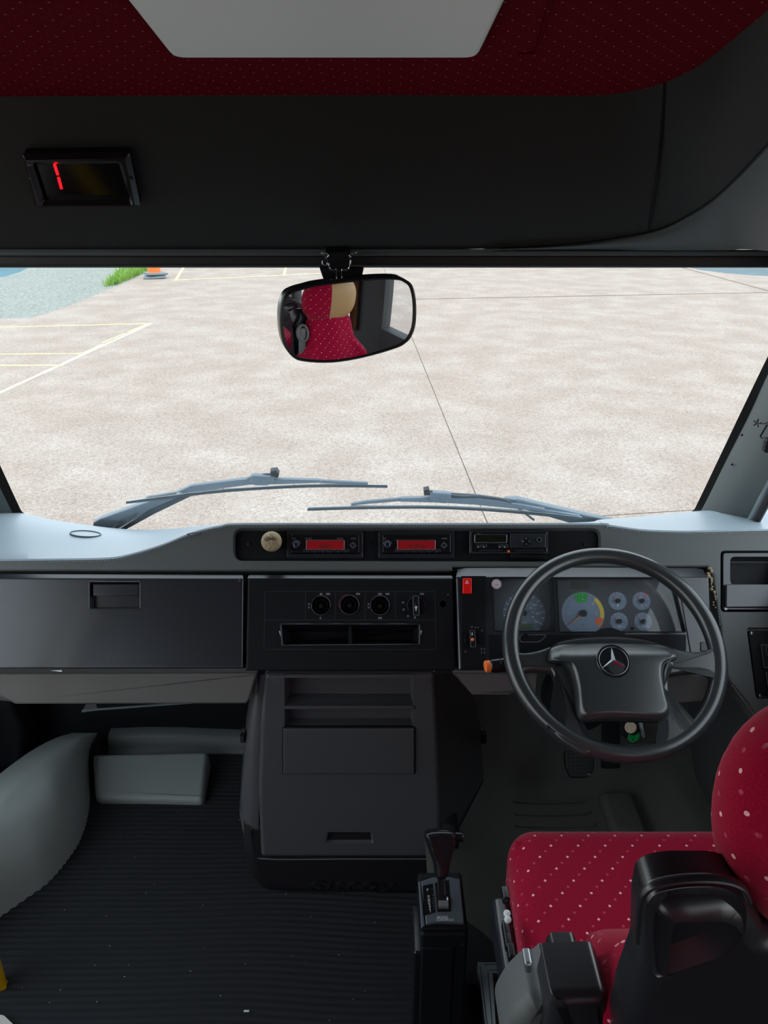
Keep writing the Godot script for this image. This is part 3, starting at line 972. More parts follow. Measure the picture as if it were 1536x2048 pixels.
# the moulded dashboard: soft top, front face with the radio recess, driver's side moulding
func dashboard() -> void:
	var d := thing("dashboard", "grey moulded dashboard with a raised radio pod, running the full width of the cab", "dashboard", moved_to(DF, 700, 1150))
	var fr := d.transform
	var tops := [[-420, 1124], [-200, 1121], [0, 1118], [120, 1117], [215, 1115], [262, 1107], [325, 1088], [385, 1064], [440, 1051], [492, 1046], [800, 1046], [1180, 1046], [1215, 1049], [1280, 1058], [1345, 1061], [1400, 1061], [1536, 1058], [1700, 1058]]
	var backs := [[-360, 1000], [-150, 1010], [15, 1022], [110, 1040], [190, 1052], [250, 1058], [315, 1061], [380, 1061], [440, 1060], [492, 1060], [800, 1064], [1130, 1058], [1195, 1047], [1275, 1036], [1330, 1029], [1378, 1024], [1520, 1010], [1700, 1000]]
	var face := curve2open(tops, fr)
	var poly := face.duplicate()
	for p in [[1700, 1620], [1590, 1540], [1530, 1452], [1492, 1402], [1458, 1362], [1446, 1330], [1440, 1250], [1424, 1150], [1416, 1134], [905, 1134], [905, 1142], [-420, 1142]]:
		poly.append(v2(hit(fr, p[0], p[1])))
	var fascia := rounded(outline(fr, [[466, 1122], [1202, 1124], [1202, 1056], [466, 1056]]), 0.022, 6)
	var cubby := boxed(fr, 1441, 1101, 1690, 1224, 0.01)
	var switches := rounded(outline(fr, [[1512, 1398], [1700, 1398], [1700, 1255], [1493, 1255]]), 0.009, 5)
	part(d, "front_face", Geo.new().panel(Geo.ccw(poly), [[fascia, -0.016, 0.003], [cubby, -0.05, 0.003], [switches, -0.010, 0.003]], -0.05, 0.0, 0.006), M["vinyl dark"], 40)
	# soft top from the front edge to the windscreen
	var a := curve(line(fr, tops, -0.001), 5)
	var b := PackedVector3Array()
	for p in backs: b.append(fr.affine_inverse() * world_hit(WS, p[0], p[1], 0.004))
	b = curve(b, 5)
	var rows := []
	for k in 9:
		var f := k / 8.0
		var r := PackedVector3Array()
		for i in a.size():
			var w := a[i].lerp(b[i], f)
			w += fr.basis.inverse() * Vector3(0, 0.010 * sin(f * PI) - 0.004 * sin(f * PI * 2), 0)
			r.append(w)
		rows.append(r)
	rows.push_front(line_offset(a, Vector3(0, -0.010, -0.0005)))
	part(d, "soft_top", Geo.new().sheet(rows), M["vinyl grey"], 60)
	var edge := PackedVector3Array()
	for q in a: edge.append(q + Vector3(0, -0.0035, 0.0012))
	part(d, "edge_seam", Geo.new().tube(edge, 0.0016, 6), M["vinyl grey"])
	var st := Geo.new()
	var at := 0.0
	for i in edge.size() - 1:
		var l := edge[i].distance_to(edge[i + 1])
		while at < l:
			st.rbox(edge[i].lerp(edge[i + 1], at / l) + Vector3(0, -0.004, 0.001), Vector3(0.003, 0.0012, 0.0012), 0.0004, 1)
			at += 0.006
		at -= l
	var so := part(d, "stitching", st, M["vinyl grey"])
	so.set_meta("kind", "stuff")
	part(d, "underside", Geo.new().sheet([line(fr, [[-420, 1142], [905, 1142], [1440, 1340], [1700, 1620]], -0.075), PackedVector3Array([fr.affine_inverse() * Vector3(-1.11, 0.72, -1.94), fr.affine_inverse() * Vector3(0.15, 0.72, -1.94), fr.affine_inverse() * Vector3(0.6, 0.72, -1.94), fr.affine_inverse() * Vector3(0.89, 0.72, -1.94)])]), M["matt black"])
	part(d, "fascia_plate", Geo.new().slab(Geo.inset(fascia, 0.004), -0.018, -0.0135, 0.0005), M["matt black"])
	for p in [[497, 1088], [742, 1086], [922, 1085], [1168, 1088]]:
		var q := hit(fr, p[0], p[1], -0.013)
		var s := part(d, "fascia_screw", Geo.new().lathe([[0.0036, 0], [0.0032, 0.0014], [0.0016, 0.0016], [0.0012, 0.0004], [0.0, 0.0003]], 12, Transform3D(Basis(), q)), M["gloss black"] if p[0] > 500 else M["steel"])
	# loudspeaker grille and small vent let into the soft top
	for v in [[171, 1069, 0.038, 0.026], [388, 1069, 0.016, 0.004]]:
		var i0 := 0
		var c := fr.affine_inverse() * at_y(v[0], v[1], 0.838 if v[0] < 300 else 0.86)
		var best := 9.0
		for r in rows:
			for q: Vector3 in r:
				if q.distance_to(c) < best: best = q.distance_to(c)
		# stand it on the sheet: follow the line of sight to the nearest triangle
		var hitp: Variant = sheet_hit(rows, fr, v[0], v[1])
		if hitp != null: c = hitp[0]
		var n: Vector3 = hitp[1] if hitp != null else Vector3(0, 0.8, -0.57)
		var x := Vector3(1, 0, 0)
		x = (x - n * x.dot(n)).normalized()
		var t := Transform3D(Basis(x, n.cross(x), n), c)
		var e := PackedVector2Array()
		for q in circle(Vector2(), 1.0, 40): e.append(Vector2(q.x * v[2], q.y * v[3]))
		var gr := Geo.new().frame(e, Geo.inset(e, 0.0022), -0.004, 0.0035, 0.001).moved(t)
		part(d, "vent_rim", gr, M["wiper dark"])
		part(d, "vent_plate", Geo.new().slab(Geo.inset(e, 0.002), -0.004, 0.0012).moved(t), M["vinyl grey"])
	# torn foam at the corner by the instruments
	var tear := Geo.new()
	var rng := RandomNumberGenerator.new()
	rng.seed = 2
	for k in 16:
		var p := hit(fr, 1418 + k * 0.9 + rng.randf_range(-4, 4), 1137 + k * 5.2, -0.001)
		tear.sph(p, Vector3(rng.randf_range(0.002, 0.006), rng.randf_range(0.002, 0.006), 0.003) * (1.3 - k * 0.06), 8)
	part(d, "torn_foam", tear, M["tan ball"])
	for s in [[[1432, 1168], [1440, 1250]], [[1462, 1368], [1492, 1408], [1528, 1455], [1585, 1540]]]:
		var l := line(fr, s, 0.0006)
		var g := Geo.new()
		for i in l.size() - 1:
			var n := int(l[i].distance_to(l[i + 1]) / 0.0055)
			for k in n:
				var p := l[i].lerp(l[i + 1], (k + 0.5) / n)
				g.tube(PackedVector3Array([p, p + (l[i + 1] - l[i]).normalized() * 0.003]), 0.0007, 5)
		var o := part(d, "stitching", g, M["vinyl grey"])
		o.set_meta("kind", "stuff")

	# oddments tray and switch panel in the driver's side moulding
	var tray := thing("oddments_tray", "black tray with a deep pocket let into the moulding beside the steering wheel", "tray", moved_to(DF, 1540, 1222))
	var f2 := tray.transform
	var outer := boxed(f2, 1446, 1105, 1683, 1220, 0.008)
	var pocket := boxed(f2, 1461, 1113, 1670, 1170, 0.012)
	part(tray, "surround", Geo.new().panel(outer, [[pocket, -0.045, 0.006]], -0.045, -0.002, 0.002), M["panel black"])
	part(tray, "pocket_lining", Geo.new().slab(Geo.inset(pocket, 0.007), -0.0455, -0.0445), M["matt black"])
	part(tray, "flap", Geo.new().slab(boxed(f2, 1449, 1169, 1680, 1216, 0.004), -0.01, 0.006, 0.003), M["panel black"])
	part(tray, "screw", Geo.new().lathe([[0.0042, 0], [0.0038, 0.0015], [0.002, 0.0018], [0.0016, 0.0006], [0, 0.0005]], 14, Transform3D(Basis(), hit(f2, 1451, 1217, 0.0))), M["steel"])
	var sw := thing("switch_panel", "black switch panel below the oddments tray, at the driver's right hand", "switch panel", moved_to(DF, 1600, 1396))
	f2 = sw.transform
	part(sw, "plate", Geo.new().slab(rounded(outline(f2, [[1515, 1392], [1690, 1392], [1690, 1261], [1498, 1261]]), 0.006), -0.009, -0.003, 0.0015), M["matt black"])
	for s in [[1503, 1267], [1520, 1392]]:
		part(sw, "screw", Geo.new().lathe([[0.004, 0], [0.0036, 0.0016], [0.002, 0.002], [0.0016, 0.0006], [0, 0.0005]], 14, Transform3D(Basis(), hit(f2, s[0], s[1], -0.003))), M["steel"])
	for s in [[[1521, 1289], [1600, 1289], [1612, 1336], [1527, 1336]], [[1531, 1344], [1604, 1344], [1616, 1396], [1537, 1384]]]:
		var p := rounded(outline(f2, s), 0.003)
		var b2 := part(sw, "rocker_switch", Geo.new().slab(p, -0.004, 0.001, 0.001), M["gloss black"])
		part(b2, "outline_mark", Geo.new().frame(p, Geo.inset(p, 0.0012), 0.0006, 0.0014, 0.0003), M["print grey"])
		var q := rounded(outline(f2, [s[0], [s[0][0] + 40, s[0][1]], [s[0][0] + 40, s[0][1] + 18], [s[0][0] + 2, s[0][1] + 18]]), 0.002)
		var c := hit(f2, s[0][0] + 10, s[0][1] + 4) - hit(f2, s[0][0], s[0][1])
		for i in q.size(): q[i] += Vector2(c.x, c.y)
		part(b2, "symbol", Geo.new().frame(q, Geo.inset(q, 0.001), 0.0008, 0.0016, 0.0003), M["print grey"])
	radios()


func curve2open(pts: Array, fr: Transform3D) -> PackedVector2Array:
	var o := PackedVector2Array()
	for p in curve(line(fr, pts, 0), 4): o.append(v2(p))
	return o

func line_offset(a: PackedVector3Array, by: Vector3) -> PackedVector3Array:
	var o := PackedVector3Array()
	for p in a: o.append(p + by)
	return o

# where a line of sight meets a sheet given as rows in frame fr: [point, normal] or null
func sheet_hit(rows: Array, fr: Transform3D, px: float, py: float) -> Variant:
	var inv := fr.affine_inverse()
	var o := inv * EYE
	var d := inv.basis * ray(px, py)
	var best: Variant = null
	var near := 99.0
	for i in rows.size() - 1:
		var p: PackedVector3Array = rows[i]
		var q: PackedVector3Array = rows[i + 1]
		for j in p.size() - 1:
			for t in [[p[j], p[j + 1], q[j + 1]], [p[j], q[j + 1], q[j]]]:
				var h: Variant = Geometry3D.ray_intersects_triangle(o, d, t[0], t[1], t[2])
				if h != null and o.distance_to(h) < near:
					near = o.distance_to(h)
					var n: Vector3 = (t[1] - t[0]).cross(t[2] - t[0]).normalized()
					best = [h, n if n.dot(d) < 0 else -n]
	return best


func dial_ring(c: Vector3, r0: float, r1: float, z: float) -> Geo:
	return Geo.new().frame(circle(v2(c), r1, 28), circle(v2(c), r0, 28), z - 0.001, z + 0.0012, 0.0004)

func radios() -> void:
	var n := 0
	for x in [[575, 726, "car radio with a red display, nearest the tan ball"], [757, 909, "car radio with a red display and disc slot, between the other radio and the tachograph"]]:
		var x0: float = x[0]
		var r := thing("car_radio" if n == 0 else "car_radio_001", x[2], "radio", moved_to(DF, x0 + 75, 1113, -0.013), "car radios in the dashboard pod")
		var f := r.transform
		part(r, "surround", Geo.new().frame(boxed(f, x0, 1063, x0 + 151, 1117, 0.005), boxed(f, x0 + 8, 1070, x0 + 144, 1108, 0.003), 0.0002, 0.007, 0.0016), M["panel black"])
		part(r, "faceplate", Geo.new().slab(boxed(f, x0 + 8, 1069, x0 + 144, 1107, 0.004), 0, 0.011, 0.0025), M["gloss black"])
		var z := 0.0112
		part(r, "lower_lip", Geo.new().slab(boxed(f, x0 + 4, 1109, x0 + 147, 1116, 0.001), 0, 0.005, 0.001), M["matt black"])
		var sc := boxed(f, x0 + 38, 1081, x0 + 113, 1099, 0.0015, 0.011)
		part(r, "display_rim", Geo.new().frame(Geo.inset(sc, -0.0012), sc, 0.009, 0.0128, 0.0006), M["steel"])
		part(r, "display", Geo.new().slab(sc, 0.009, z + 0.0004), M["radio red"])
		var m := hit(f, x0 + 76, 1090, 0.0118)
		lettering(r, "display_text", [["TRAFFIC" if n == 0 else "101.90 FM", m.x, m.y - 0.003, 0.006, 0.0, 0.0122]], M["lamp dim"])
		var k := hit(f, x0 + 18, 1090, 0.011)
		var knob := part(r, "volume_knob", Geo.new().lathe([[0.0085, 0], [0.0085, 0.004], [0.0078, 0.006], [0.0062, 0.0065], [0.0055, 0.0052], [0, 0.005]], 24, Transform3D(Basis(), k)), M["gloss black"])
		part(knob, "knob_ring", Geo.new().frame(circle(v2(k), 0.0062, 24), circle(v2(k), 0.0052, 24), k.z + 0.005, k.z + 0.0072, 0.0005), M["steel"])
		part(knob, "knob_centre", Geo.new().lathe([[0.0045, 0.004], [0.0042, 0.006], [0, 0.0064]], 16, Transform3D(Basis(), k)), mat("knob blue", Color(0.10, 0.13, 0.35), 0.3))
		part(r, "knob_arc", Geo.new().slab(arc_band(v2(k), 0.0088, 0.0106, 0.25, 2.9), 0.0105, 0.0125, 0.0003), M["print grey"])
		k = hit(f, x0 + 131, 1091, 0.011)
		part(r, "menu_ring", dial_ring(k, 0.0046, 0.0058, 0.0135), M["print grey"])
		part(r, "menu_button", Geo.new().lathe([[0.0038, 0], [0.0034, 0.0035], [0, 0.004]], 16, Transform3D(Basis(), k)), M["panel black"])
		for j in 4:
			var a := Vector3(cos(j * PI / 2), sin(j * PI / 2), 0) * 0.0085
			part(r, "arrow_mark", Geo.new().slab(circle(v2(k + a), 0.0011, 3, j * PI / 2, j * PI / 2 + TAU), 0.0105, 0.0116), M["print grey"])
		for j in 6:
			var bx := x0 + 33 + j * 15.5
			var bt := part(r, "preset_button", Geo.new().slab(boxed(f, bx, 1100, bx + 13, 1105.5, 0.001), 0.008, 0.0124, 0.0006), M["panel black"])
		var L := []
		for j in 6:
			var q := hit(f, x0 + 39.5 + j * 15.5, 1104, 0.0124)
			L.append([["1", "2", "3", "4", "5", "6"][j], q.x, q.y, 0.0026, 0.0, 0.0125])
		for t in [["SRC", 13, 1077], ["MENU", 132, 1077], ["CD MP3", 42, 1077], ["RADIO", 105, 1077]]:
			var q := hit(f, x0 + t[1], t[2] + (0 if n == 0 or t[1] in [13, 132] else 4), 0.011)
			L.append([t[0], q.x, q.y, 0.0027, 0.0, z])
		lettering(r, "lettering", L, M["print grey"])
		if n == 1: part(r, "disc_slot", Geo.new().slab(boxed(f, x0 + 33, 1071.5, x0 + 131, 1075.5, 0.001), 0.009, 0.0113), M["deep black"])
		n += 1
	# tachograph
	var t := thing("tachograph", "black tachograph unit with a dull green display, right of both radios", "tachograph", moved_to(DF, 1016, 1113, -0.013))
	var f := t.transform
	part(t, "body", Geo.new().slab(boxed(f, 940, 1064, 1092, 1107, 0.003), 0.0002, 0.012, 0.002), M["gloss black"])
	part(t, "trim_frame", Geo.new().frame(boxed(f, 938, 1063, 1094, 1109, 0.004), boxed(f, 942, 1066, 1091, 1106, 0.003), 0.0002, 0.0128, 0.001), M["panel black"])
	var sc := boxed(f, 950, 1070, 1013, 1085, 0.0015, 0.012)
	part(t, "display_rim", Geo.new().frame(Geo.inset(sc, -0.0014), sc, 0.010, 0.0138, 0.0006), M["steel"])
	part(t, "display", Geo.new().slab(sc, 0.010, 0.0124), mat("lcd dark", Color(0.10, 0.115, 0.08), 0.2))
	part(t, "drawer", Geo.new().slab(boxed(f, 1018, 1070, 1089, 1097, 0.002), 0.010, 0.0145, 0.001), M["panel black"])
	for k in [[1052, 1083, 0.0105], [1078, 1080, 0.0065]]:
		var c := hit(f, k[0], k[1], 0.0145)
		part(t, "button", Geo.new().lathe([[k[2], -0.001], [k[2], 0.002], [k[2] * 0.9, 0.0032], [0, 0.0036]], 24, Transform3D(Basis(), c)), M["gloss black"])
		if k[0] == 1052:
			for j in 4:
				var a := Vector3(cos(j * PI / 2), sin(j * PI / 2), 0) * 0.0065
				part(t, "button_mark", Geo.new().sph(c + a + Vector3(0, 0, 0.003), Vector3(0.0016, 0.0009, 0.0006), 8), M["print white"])
		else:
			part(t, "button_shine_cap", dial_ring(c, 0.0048, 0.0058, 0.0178), M["print grey"])
	for bx in [952, 963, 995, 1005]:
		part(t, "key", Geo.new().slab(boxed(f, bx, 1090, bx + 9, 1097, 0.001), 0.01, 0.0132, 0.0006), M["panel black"])
		part(t, "key_mark", Geo.new().slab(circle(v2(hit(f, bx + 4.5, 1094, 0.0132)), 0.0018, 3, PI / 2, PI / 2 + TAU), 0.013, 0.0136), M["print white"])
	part(t, "warning_button", Geo.new().lathe([[0.003, 0], [0.003, 0.003], [0, 0.0035]], 14, Transform3D(Basis(), hit(f, 1017, 1103, 0.012))), M["dial red"])
	part(t, "card_slot", Geo.new().slab(boxed(f, 1028, 1101, 1086, 1104, 0.001), 0.01, 0.0125), M["panel black"])
	part(t, "card_slot", Geo.new().slab(boxed(f, 958, 1101, 1002, 1104, 0.001), 0.01, 0.0125), M["panel black"])
	part(t, "paper_flap", bar(f, [[1022, 1109], [1092, 1112], [1092, 1118], [1024, 1116]], 0.002, 0.016, 0.001), M["gloss black"])
	var q := hit(f, 958, 1068, 0.012)
	lettering(t, "lettering", [["VDO", q.x, q.y, 0.003, 0.0, 0.0122]], M["print grey"])
	# tan ball
	var bc := world_hit(DF, 543, 1083, 0.014)
	var ball := thing("foam_ball", "round tan ball with a worn, wrinkled face beside the left radio", "ball", Transform3D(DF.basis, bc))
	var g := Geo.new()
	var rings := []
	var fn := FastNoiseLite.new()
	fn.frequency = 60.0
	for i in 21:
		var b := -PI / 2 + PI * i / 20
		var ring := PackedVector3Array()
		for k in 36:
			var a := TAU * k / 36
			var u := Vector3(cos(b) * cos(a), cos(b) * sin(a), sin(b))
			var rad := 0.0232
			if u.z > 0.55: rad -= 0.003 * (u.z - 0.55) / 0.45 * (1 + fn.get_noise_3dv(u * 0.03) * 2.0)
			ring.append(u * rad)
		rings.append(ring)
	part(ball, "skin", g.loft(rings), M["tan ball"], 70)
	var wr := Geo.new()
	for k in 5:
		var a := 0.4 + k * 0.62
		var pts := PackedVector3Array()
		for j in 5:
			var rr := 0.004 + j * 0.0026
			var aa := a + 0.25 * sin(j * 1.7 + k)
			pts.append(Vector3(cos(aa) * rr, sin(aa) * rr - 0.002, sqrt(0.0232 * 0.0232 - rr * rr) - 0.0018))
		wr.tube(curve(pts, 3), 0.0011, 5)
	part(ball, "wrinkles", wr, mat("tan dark", Color(0.36, 0.32, 0.24), 0.9))
	part(ball, "stem", Geo.new().lathe([[0.009, -0.026], [0.009, -0.016]], 16), M["matt black"])

func arc_band(c: Vector2, r0: float, r1: float, a0: float, a1: float, n := 18) -> PackedVector2Array:
	var o := PackedVector2Array()
	for i in n + 1: o.append(c + Vector2.from_angle(lerpf(a0, a1, float(i) / n)) * r1)
	for i in n + 1: o.append(c + Vector2.from_angle(lerpf(a1, a0, float(i) / n)) * r0)
	return o


func glovebox() -> void:
	var g := thing("glovebox", "wide black glovebox with a recessed latch left of the heater panel", "glovebox", moved_to(DF, 240, 1338, 0.008))
	var f := g.transform
	var lid := rounded(outline(f, [[-420, 1338], [486, 1337], [488, 1157], [-420, 1155]]), 0.004)
	var latch := boxed(f, 181, 1165, 281, 1218, 0.002)
	part(g, "lid", Geo.new().panel(lid, [[latch, -0.012, 0.004]], -0.03, 0.006, 0.004), M["panel black"], 50)
	part(g, "top_edge", Geo.new().sheet([line(f, [[-420, 1157], [0, 1158], [487, 1159]], 0.0055), line(f, [[-420, 1155], [0, 1156], [487, 1157]], 0.0052), line(f, [[-420, 1147], [0, 1148], [485, 1150]], -0.004)]), M["panel black"], 60)
	part(g, "latch_flap", Geo.new().slab(boxed(f, 187, 1168, 279, 1192, 0.0015), -0.012, 0.003, 0.0022), M["panel black"])
	part(g, "latch_rim", Geo.new().frame(Geo.inset(latch, -0.0018), Geo.inset(latch, 0.0002), 0.003, 0.0072, 0.0008), M["panel black"])
	part(g, "screw", Geo.new().lathe([[0.0032, 0], [0.003, 0.0012], [0, 0.0016]], 14, Transform3D(Basis(), hit(f, 479, 1161, 0.006))), M["steel"])
	part(g, "hinge_pin", Geo.new().slab(boxed(f, 487.5, 1300, 490.5, 1330, 0.001), -0.03, -0.004, 0.002), M["matt black"])
	var tag_ := rounded(outline(f, [[101, 1341], [124, 1344], [123, 1340]], -0.004), 0.0003, 2)
	part(g, "paper_tip", Geo.new().slab(tag_, -0.006, -0.003), M["print white"])
	# grey panel below it
	var lf := facing(world_hit(DF, 240, 1342, -0.035), 12.0)
	var p := thing("lower_panel", "plain grey panel under the glovebox", "panel", moved_to(lf, 250, 1408))
	f = p.transform
	part(p, "panel", Geo.new().slab(rounded(outline(f, [[30, 1409], [492, 1408], [498, 1400], [514, 1346], [-420, 1349], [-200, 1360], [0, 1394]]), 0.004), -0.03, 0.0, 0.005), M["panel grey"], 50)
	var b := thing("bracket", "thin grey metal bracket hanging below the grey panel", "bracket", Transform3D(Basis(), at_z(270, 1414, -1.52)))
	var bar_ := Geo.new()
	var a0 := at_z(164, 1421, -1.52)
	var a1 := at_z(385, 1405, -1.56)
	bar_.tube(PackedVector3Array([a0, a1]), 0.004, 6, true, false, 0.5)
	wpart(b, "bar", bar_, M["cone base"])
	wpart(b, "end_plate", Geo.new().sheet([PackedVector3Array([at_z(163, 1425, -1.52), at_z(172, 1408, -1.55)]), PackedVector3Array([at_z(196, 1421, -1.525), at_z(192, 1408, -1.55)])]), M["panel grey"])
	# the same panel at the driver's side of the console
	var k := thing("lower_panel_001", "grey panel under the instruments, half hidden by the steering wheel", "panel", moved_to(lf, 1000, 1388))
	f = k.transform
	part(k, "panel", Geo.new().slab(rounded(outline(f, [[945, 1390], [1020, 1390], [1026, 1383], [1072, 1388], [1076, 1349], [905, 1346]]), 0.003), -0.03, 0.0, 0.003), M["panel grey"], 50)
	part(k, "panel", Geo.new().slab(rounded(outline(f, [[1340, 1412], [1424, 1405], [1430, 1354], [1335, 1354]]), 0.003), -0.03, -0.01, 0.003), M["panel grey"], 50)


func heater() -> void:
	var g := thing("heater_panel", "black heater control panel with three dials and an open tray", "control panel", moved_to(DF, 700, 1340, 0.008))
	var f := g.transform
	var tray := rounded(outline(f, [[566, 1290], [838, 1288], [838, 1250], [563, 1250]]), 0.0015)
	var dials := []
	var holes := [[tray, -0.05, 0.012]]
	for c in [[642, 1211], [699, 1210], [760, 1211]]:
		var q := hit(f, c[0], c[1], 0.004)
		dials.append(q)
		holes.append([circle(v2(q), 0.0205, 30), -0.014, 0.004])
	var q4 := hit(f, 886, 1208, 0.004)
	holes.append([circle(v2(q4), 0.0072, 16), -0.015, 0.001])
	part(g, "plate", Geo.new().panel(rounded(outline(f, [[492, 1341], [911, 1341], [905, 1157], [496, 1156]]), 0.003), holes, -0.05, 0.004, 0.004), M["matt black"], 50)
	part(g, "top_edge", Geo.new().sheet([line(f, [[495, 1158], [906, 1159]], 0.0035), line(f, [[495, 1156], [906, 1157]], 0.0033), line(f, [[498, 1150], [903, 1151]], -0.004)]), M["panel black"], 60)
	for q in dials:
		var b := part(g, "dial_rim", Geo.new().frame(circle(v2(q), 0.0222, 36), circle(v2(q), 0.0205, 36), 0.002, 0.0072, 0.0007), M["panel black"])
		part(b, "dial_cup", Geo.new().lathe([[0.0165, -0.014], [0.0165, -0.002], [0.0145, -0.0005], [0.013, -0.002], [0.012, -0.012], [0, -0.012]], 28, Transform3D(Basis(), Vector3(q.x, q.y, 0))), M["deep black"])
		part(b, "spindle", Geo.new().lathe([[0.005, -0.013], [0.005, -0.004], [0.003, -0.003], [0, -0.003]], 16, Transform3D(Basis(), Vector3(q.x, q.y, 0))), M["matt black"])
	part(g, "warm_arc", Geo.new().slab(arc_band(v2(dials[1]), 0.0232, 0.0252, 1.7, 3.3), 0.0035, 0.0048), mat("arc red", Color(0.35, 0.10, 0.08), 0.6))
	# fan knob still in place
	var kq := hit(f, 832, 1211, 0.004)
	var knob := part(g, "fan_knob", Geo.new().lathe([[0.022, 0.0], [0.021, 0.004], [0.019, 0.006], [0, 0.0065]], 32, Transform3D(Basis(), kq)), M["gloss black"])
	var grip := rounded(outline(f, [[826, 1232], [838, 1232], [837, 1193], [825, 1193]], 0.004), 0.003)
	part(knob, "grip", Geo.new().slab(grip, 0.006, 0.022, 0.002), M["matt black"])
	part(knob, "grip_outline", Geo.new().frame(grip, Geo.inset(grip, 0.0011), 0.0205, 0.0226, 0.0003), M["print grey"])
	var pq := hit(f, 832, 1218, 0.022)
	part(knob, "pointer_mark", Geo.new().slab(PackedVector2Array([v2(pq) + Vector2(-0.003, 0.006), v2(pq) + Vector2(0, -0.006), v2(pq) + Vector2(0.003, 0.006)]), 0.0215, 0.0224), M["print white"])
	part(knob, "hub_screw", Geo.new().lathe([[0.003, 0.021], [0.0026, 0.0232], [0, 0.0236]], 14, Transform3D(Basis(), Vector3(hit(f, 831, 1209, 0.022).x, hit(f, 831, 1209, 0.022).y, 0))), M["steel"])
	# printed outlines round the fields
	var z := 0.004
	var ln := Geo.new()
	for s in [[530, 1183, 870, 1183], [529, 1240, 871, 1240], [528, 1299, 872, 1299], [530, 1183, 528, 1299], [870, 1183, 872, 1299], [611, 1183, 611, 1240], [671, 1183, 671, 1240], [730, 1183, 730, 1240], [790, 1183, 791, 1240]]:
		ln.slab(strip(v2(hit(f, s[0], s[1], z)), v2(hit(f, s[2], s[3], z)), 0.0008), z - 0.001, z + 0.0003)
	part(g, "field_outline", ln, M["line grey"])
	var mk := Geo.new()
	for p in [[642, 1188, 5], [656, 1188, 8], [716, 1188, 8], [760, 1188, 8], [775, 1188, 8], [844, 1188, 8], [806, 1205, 4], [807, 1219, 4], [816, 1232, 4], [830, 1235, 4], [618, 1208, 3], [618, 1215, 3], [737, 1208, 3], [737, 1215, 3], [641, 1236, 3], [760, 1236, 8]]:
		mk.slab(boxed(f, p[0] - p[2] / 2.0, p[1] - 2, p[0] + p[2] / 2.0, p[1] + 2, 0.0005, z), z - 0.001, z + 0.0005)
	part(g, "symbol", mk, M["print grey"])
	for s in [[[558, 1262], [563, 1262], [562, 1275]], [[840, 1261], [844, 1261], [840, 1275]]]:
		part(g, "marker", Geo.new().slab(outline(f, s, z), z - 0.001, z + 0.0006), M["print white"])
	part(g, "tray_rim", Geo.new().frame(Geo.inset(tray, -0.003), Geo.inset(tray, 0.0002), 0.002, 0.0065, 0.001), M["panel black"])
	part(g, "tray_divider", bar(f, [[697, 1288], [704, 1288], [703, 1251], [698, 1251]], -0.05, -0.006, 0.001), M["matt black"])
	part(g, "screw", Geo.new().lathe([[0.0018, 0], [0.0015, 0.0008], [0, 0.001]], 10, Transform3D(Basis(), hit(f, 896, 1189, z))), M["print grey"])


func ticks(c: Vector2, r0: float, r1: float, a0: float, a1: float, n: int, w: float, z: float, every := 0) -> Geo:
	var g := Geo.new()
	for i in n + 1:
		var a := lerpf(a0, a1, float(i) / n)
		var u := Vector2.from_angle(a)
		var inner := r0 if every == 0 or i % every == 0 else lerpf(r0, r1, 0.45)
		g.slab(strip(c + u * inner, c + u * r1, w), z - 0.0004, z + 0.0002)
	return g

func needle(parent: Node3D, c: Vector2, dir: float, length: float, w: float, z: float, hub: float) -> void:
	var u := Vector2.from_angle(dir)
	var s := u.orthogonal()
	var poly := PackedVector2Array([c + s * w, c - s * w, c + u * length - s * w * 0.45, c + u * length + s * w * 0.45])
	part(parent, "needle", Geo.new().slab(poly, z, z + 0.0012, 0.0003), M["dial orange"])
	part(parent, "needle_hub", Geo.new().lathe([[hub, 0.0], [hub, 0.005], [hub * 0.9, 0.006], [0, 0.0062]], 20, Transform3D(Basis(), Vector3(c.x, c.y, z - 0.001))), M["matt black"])

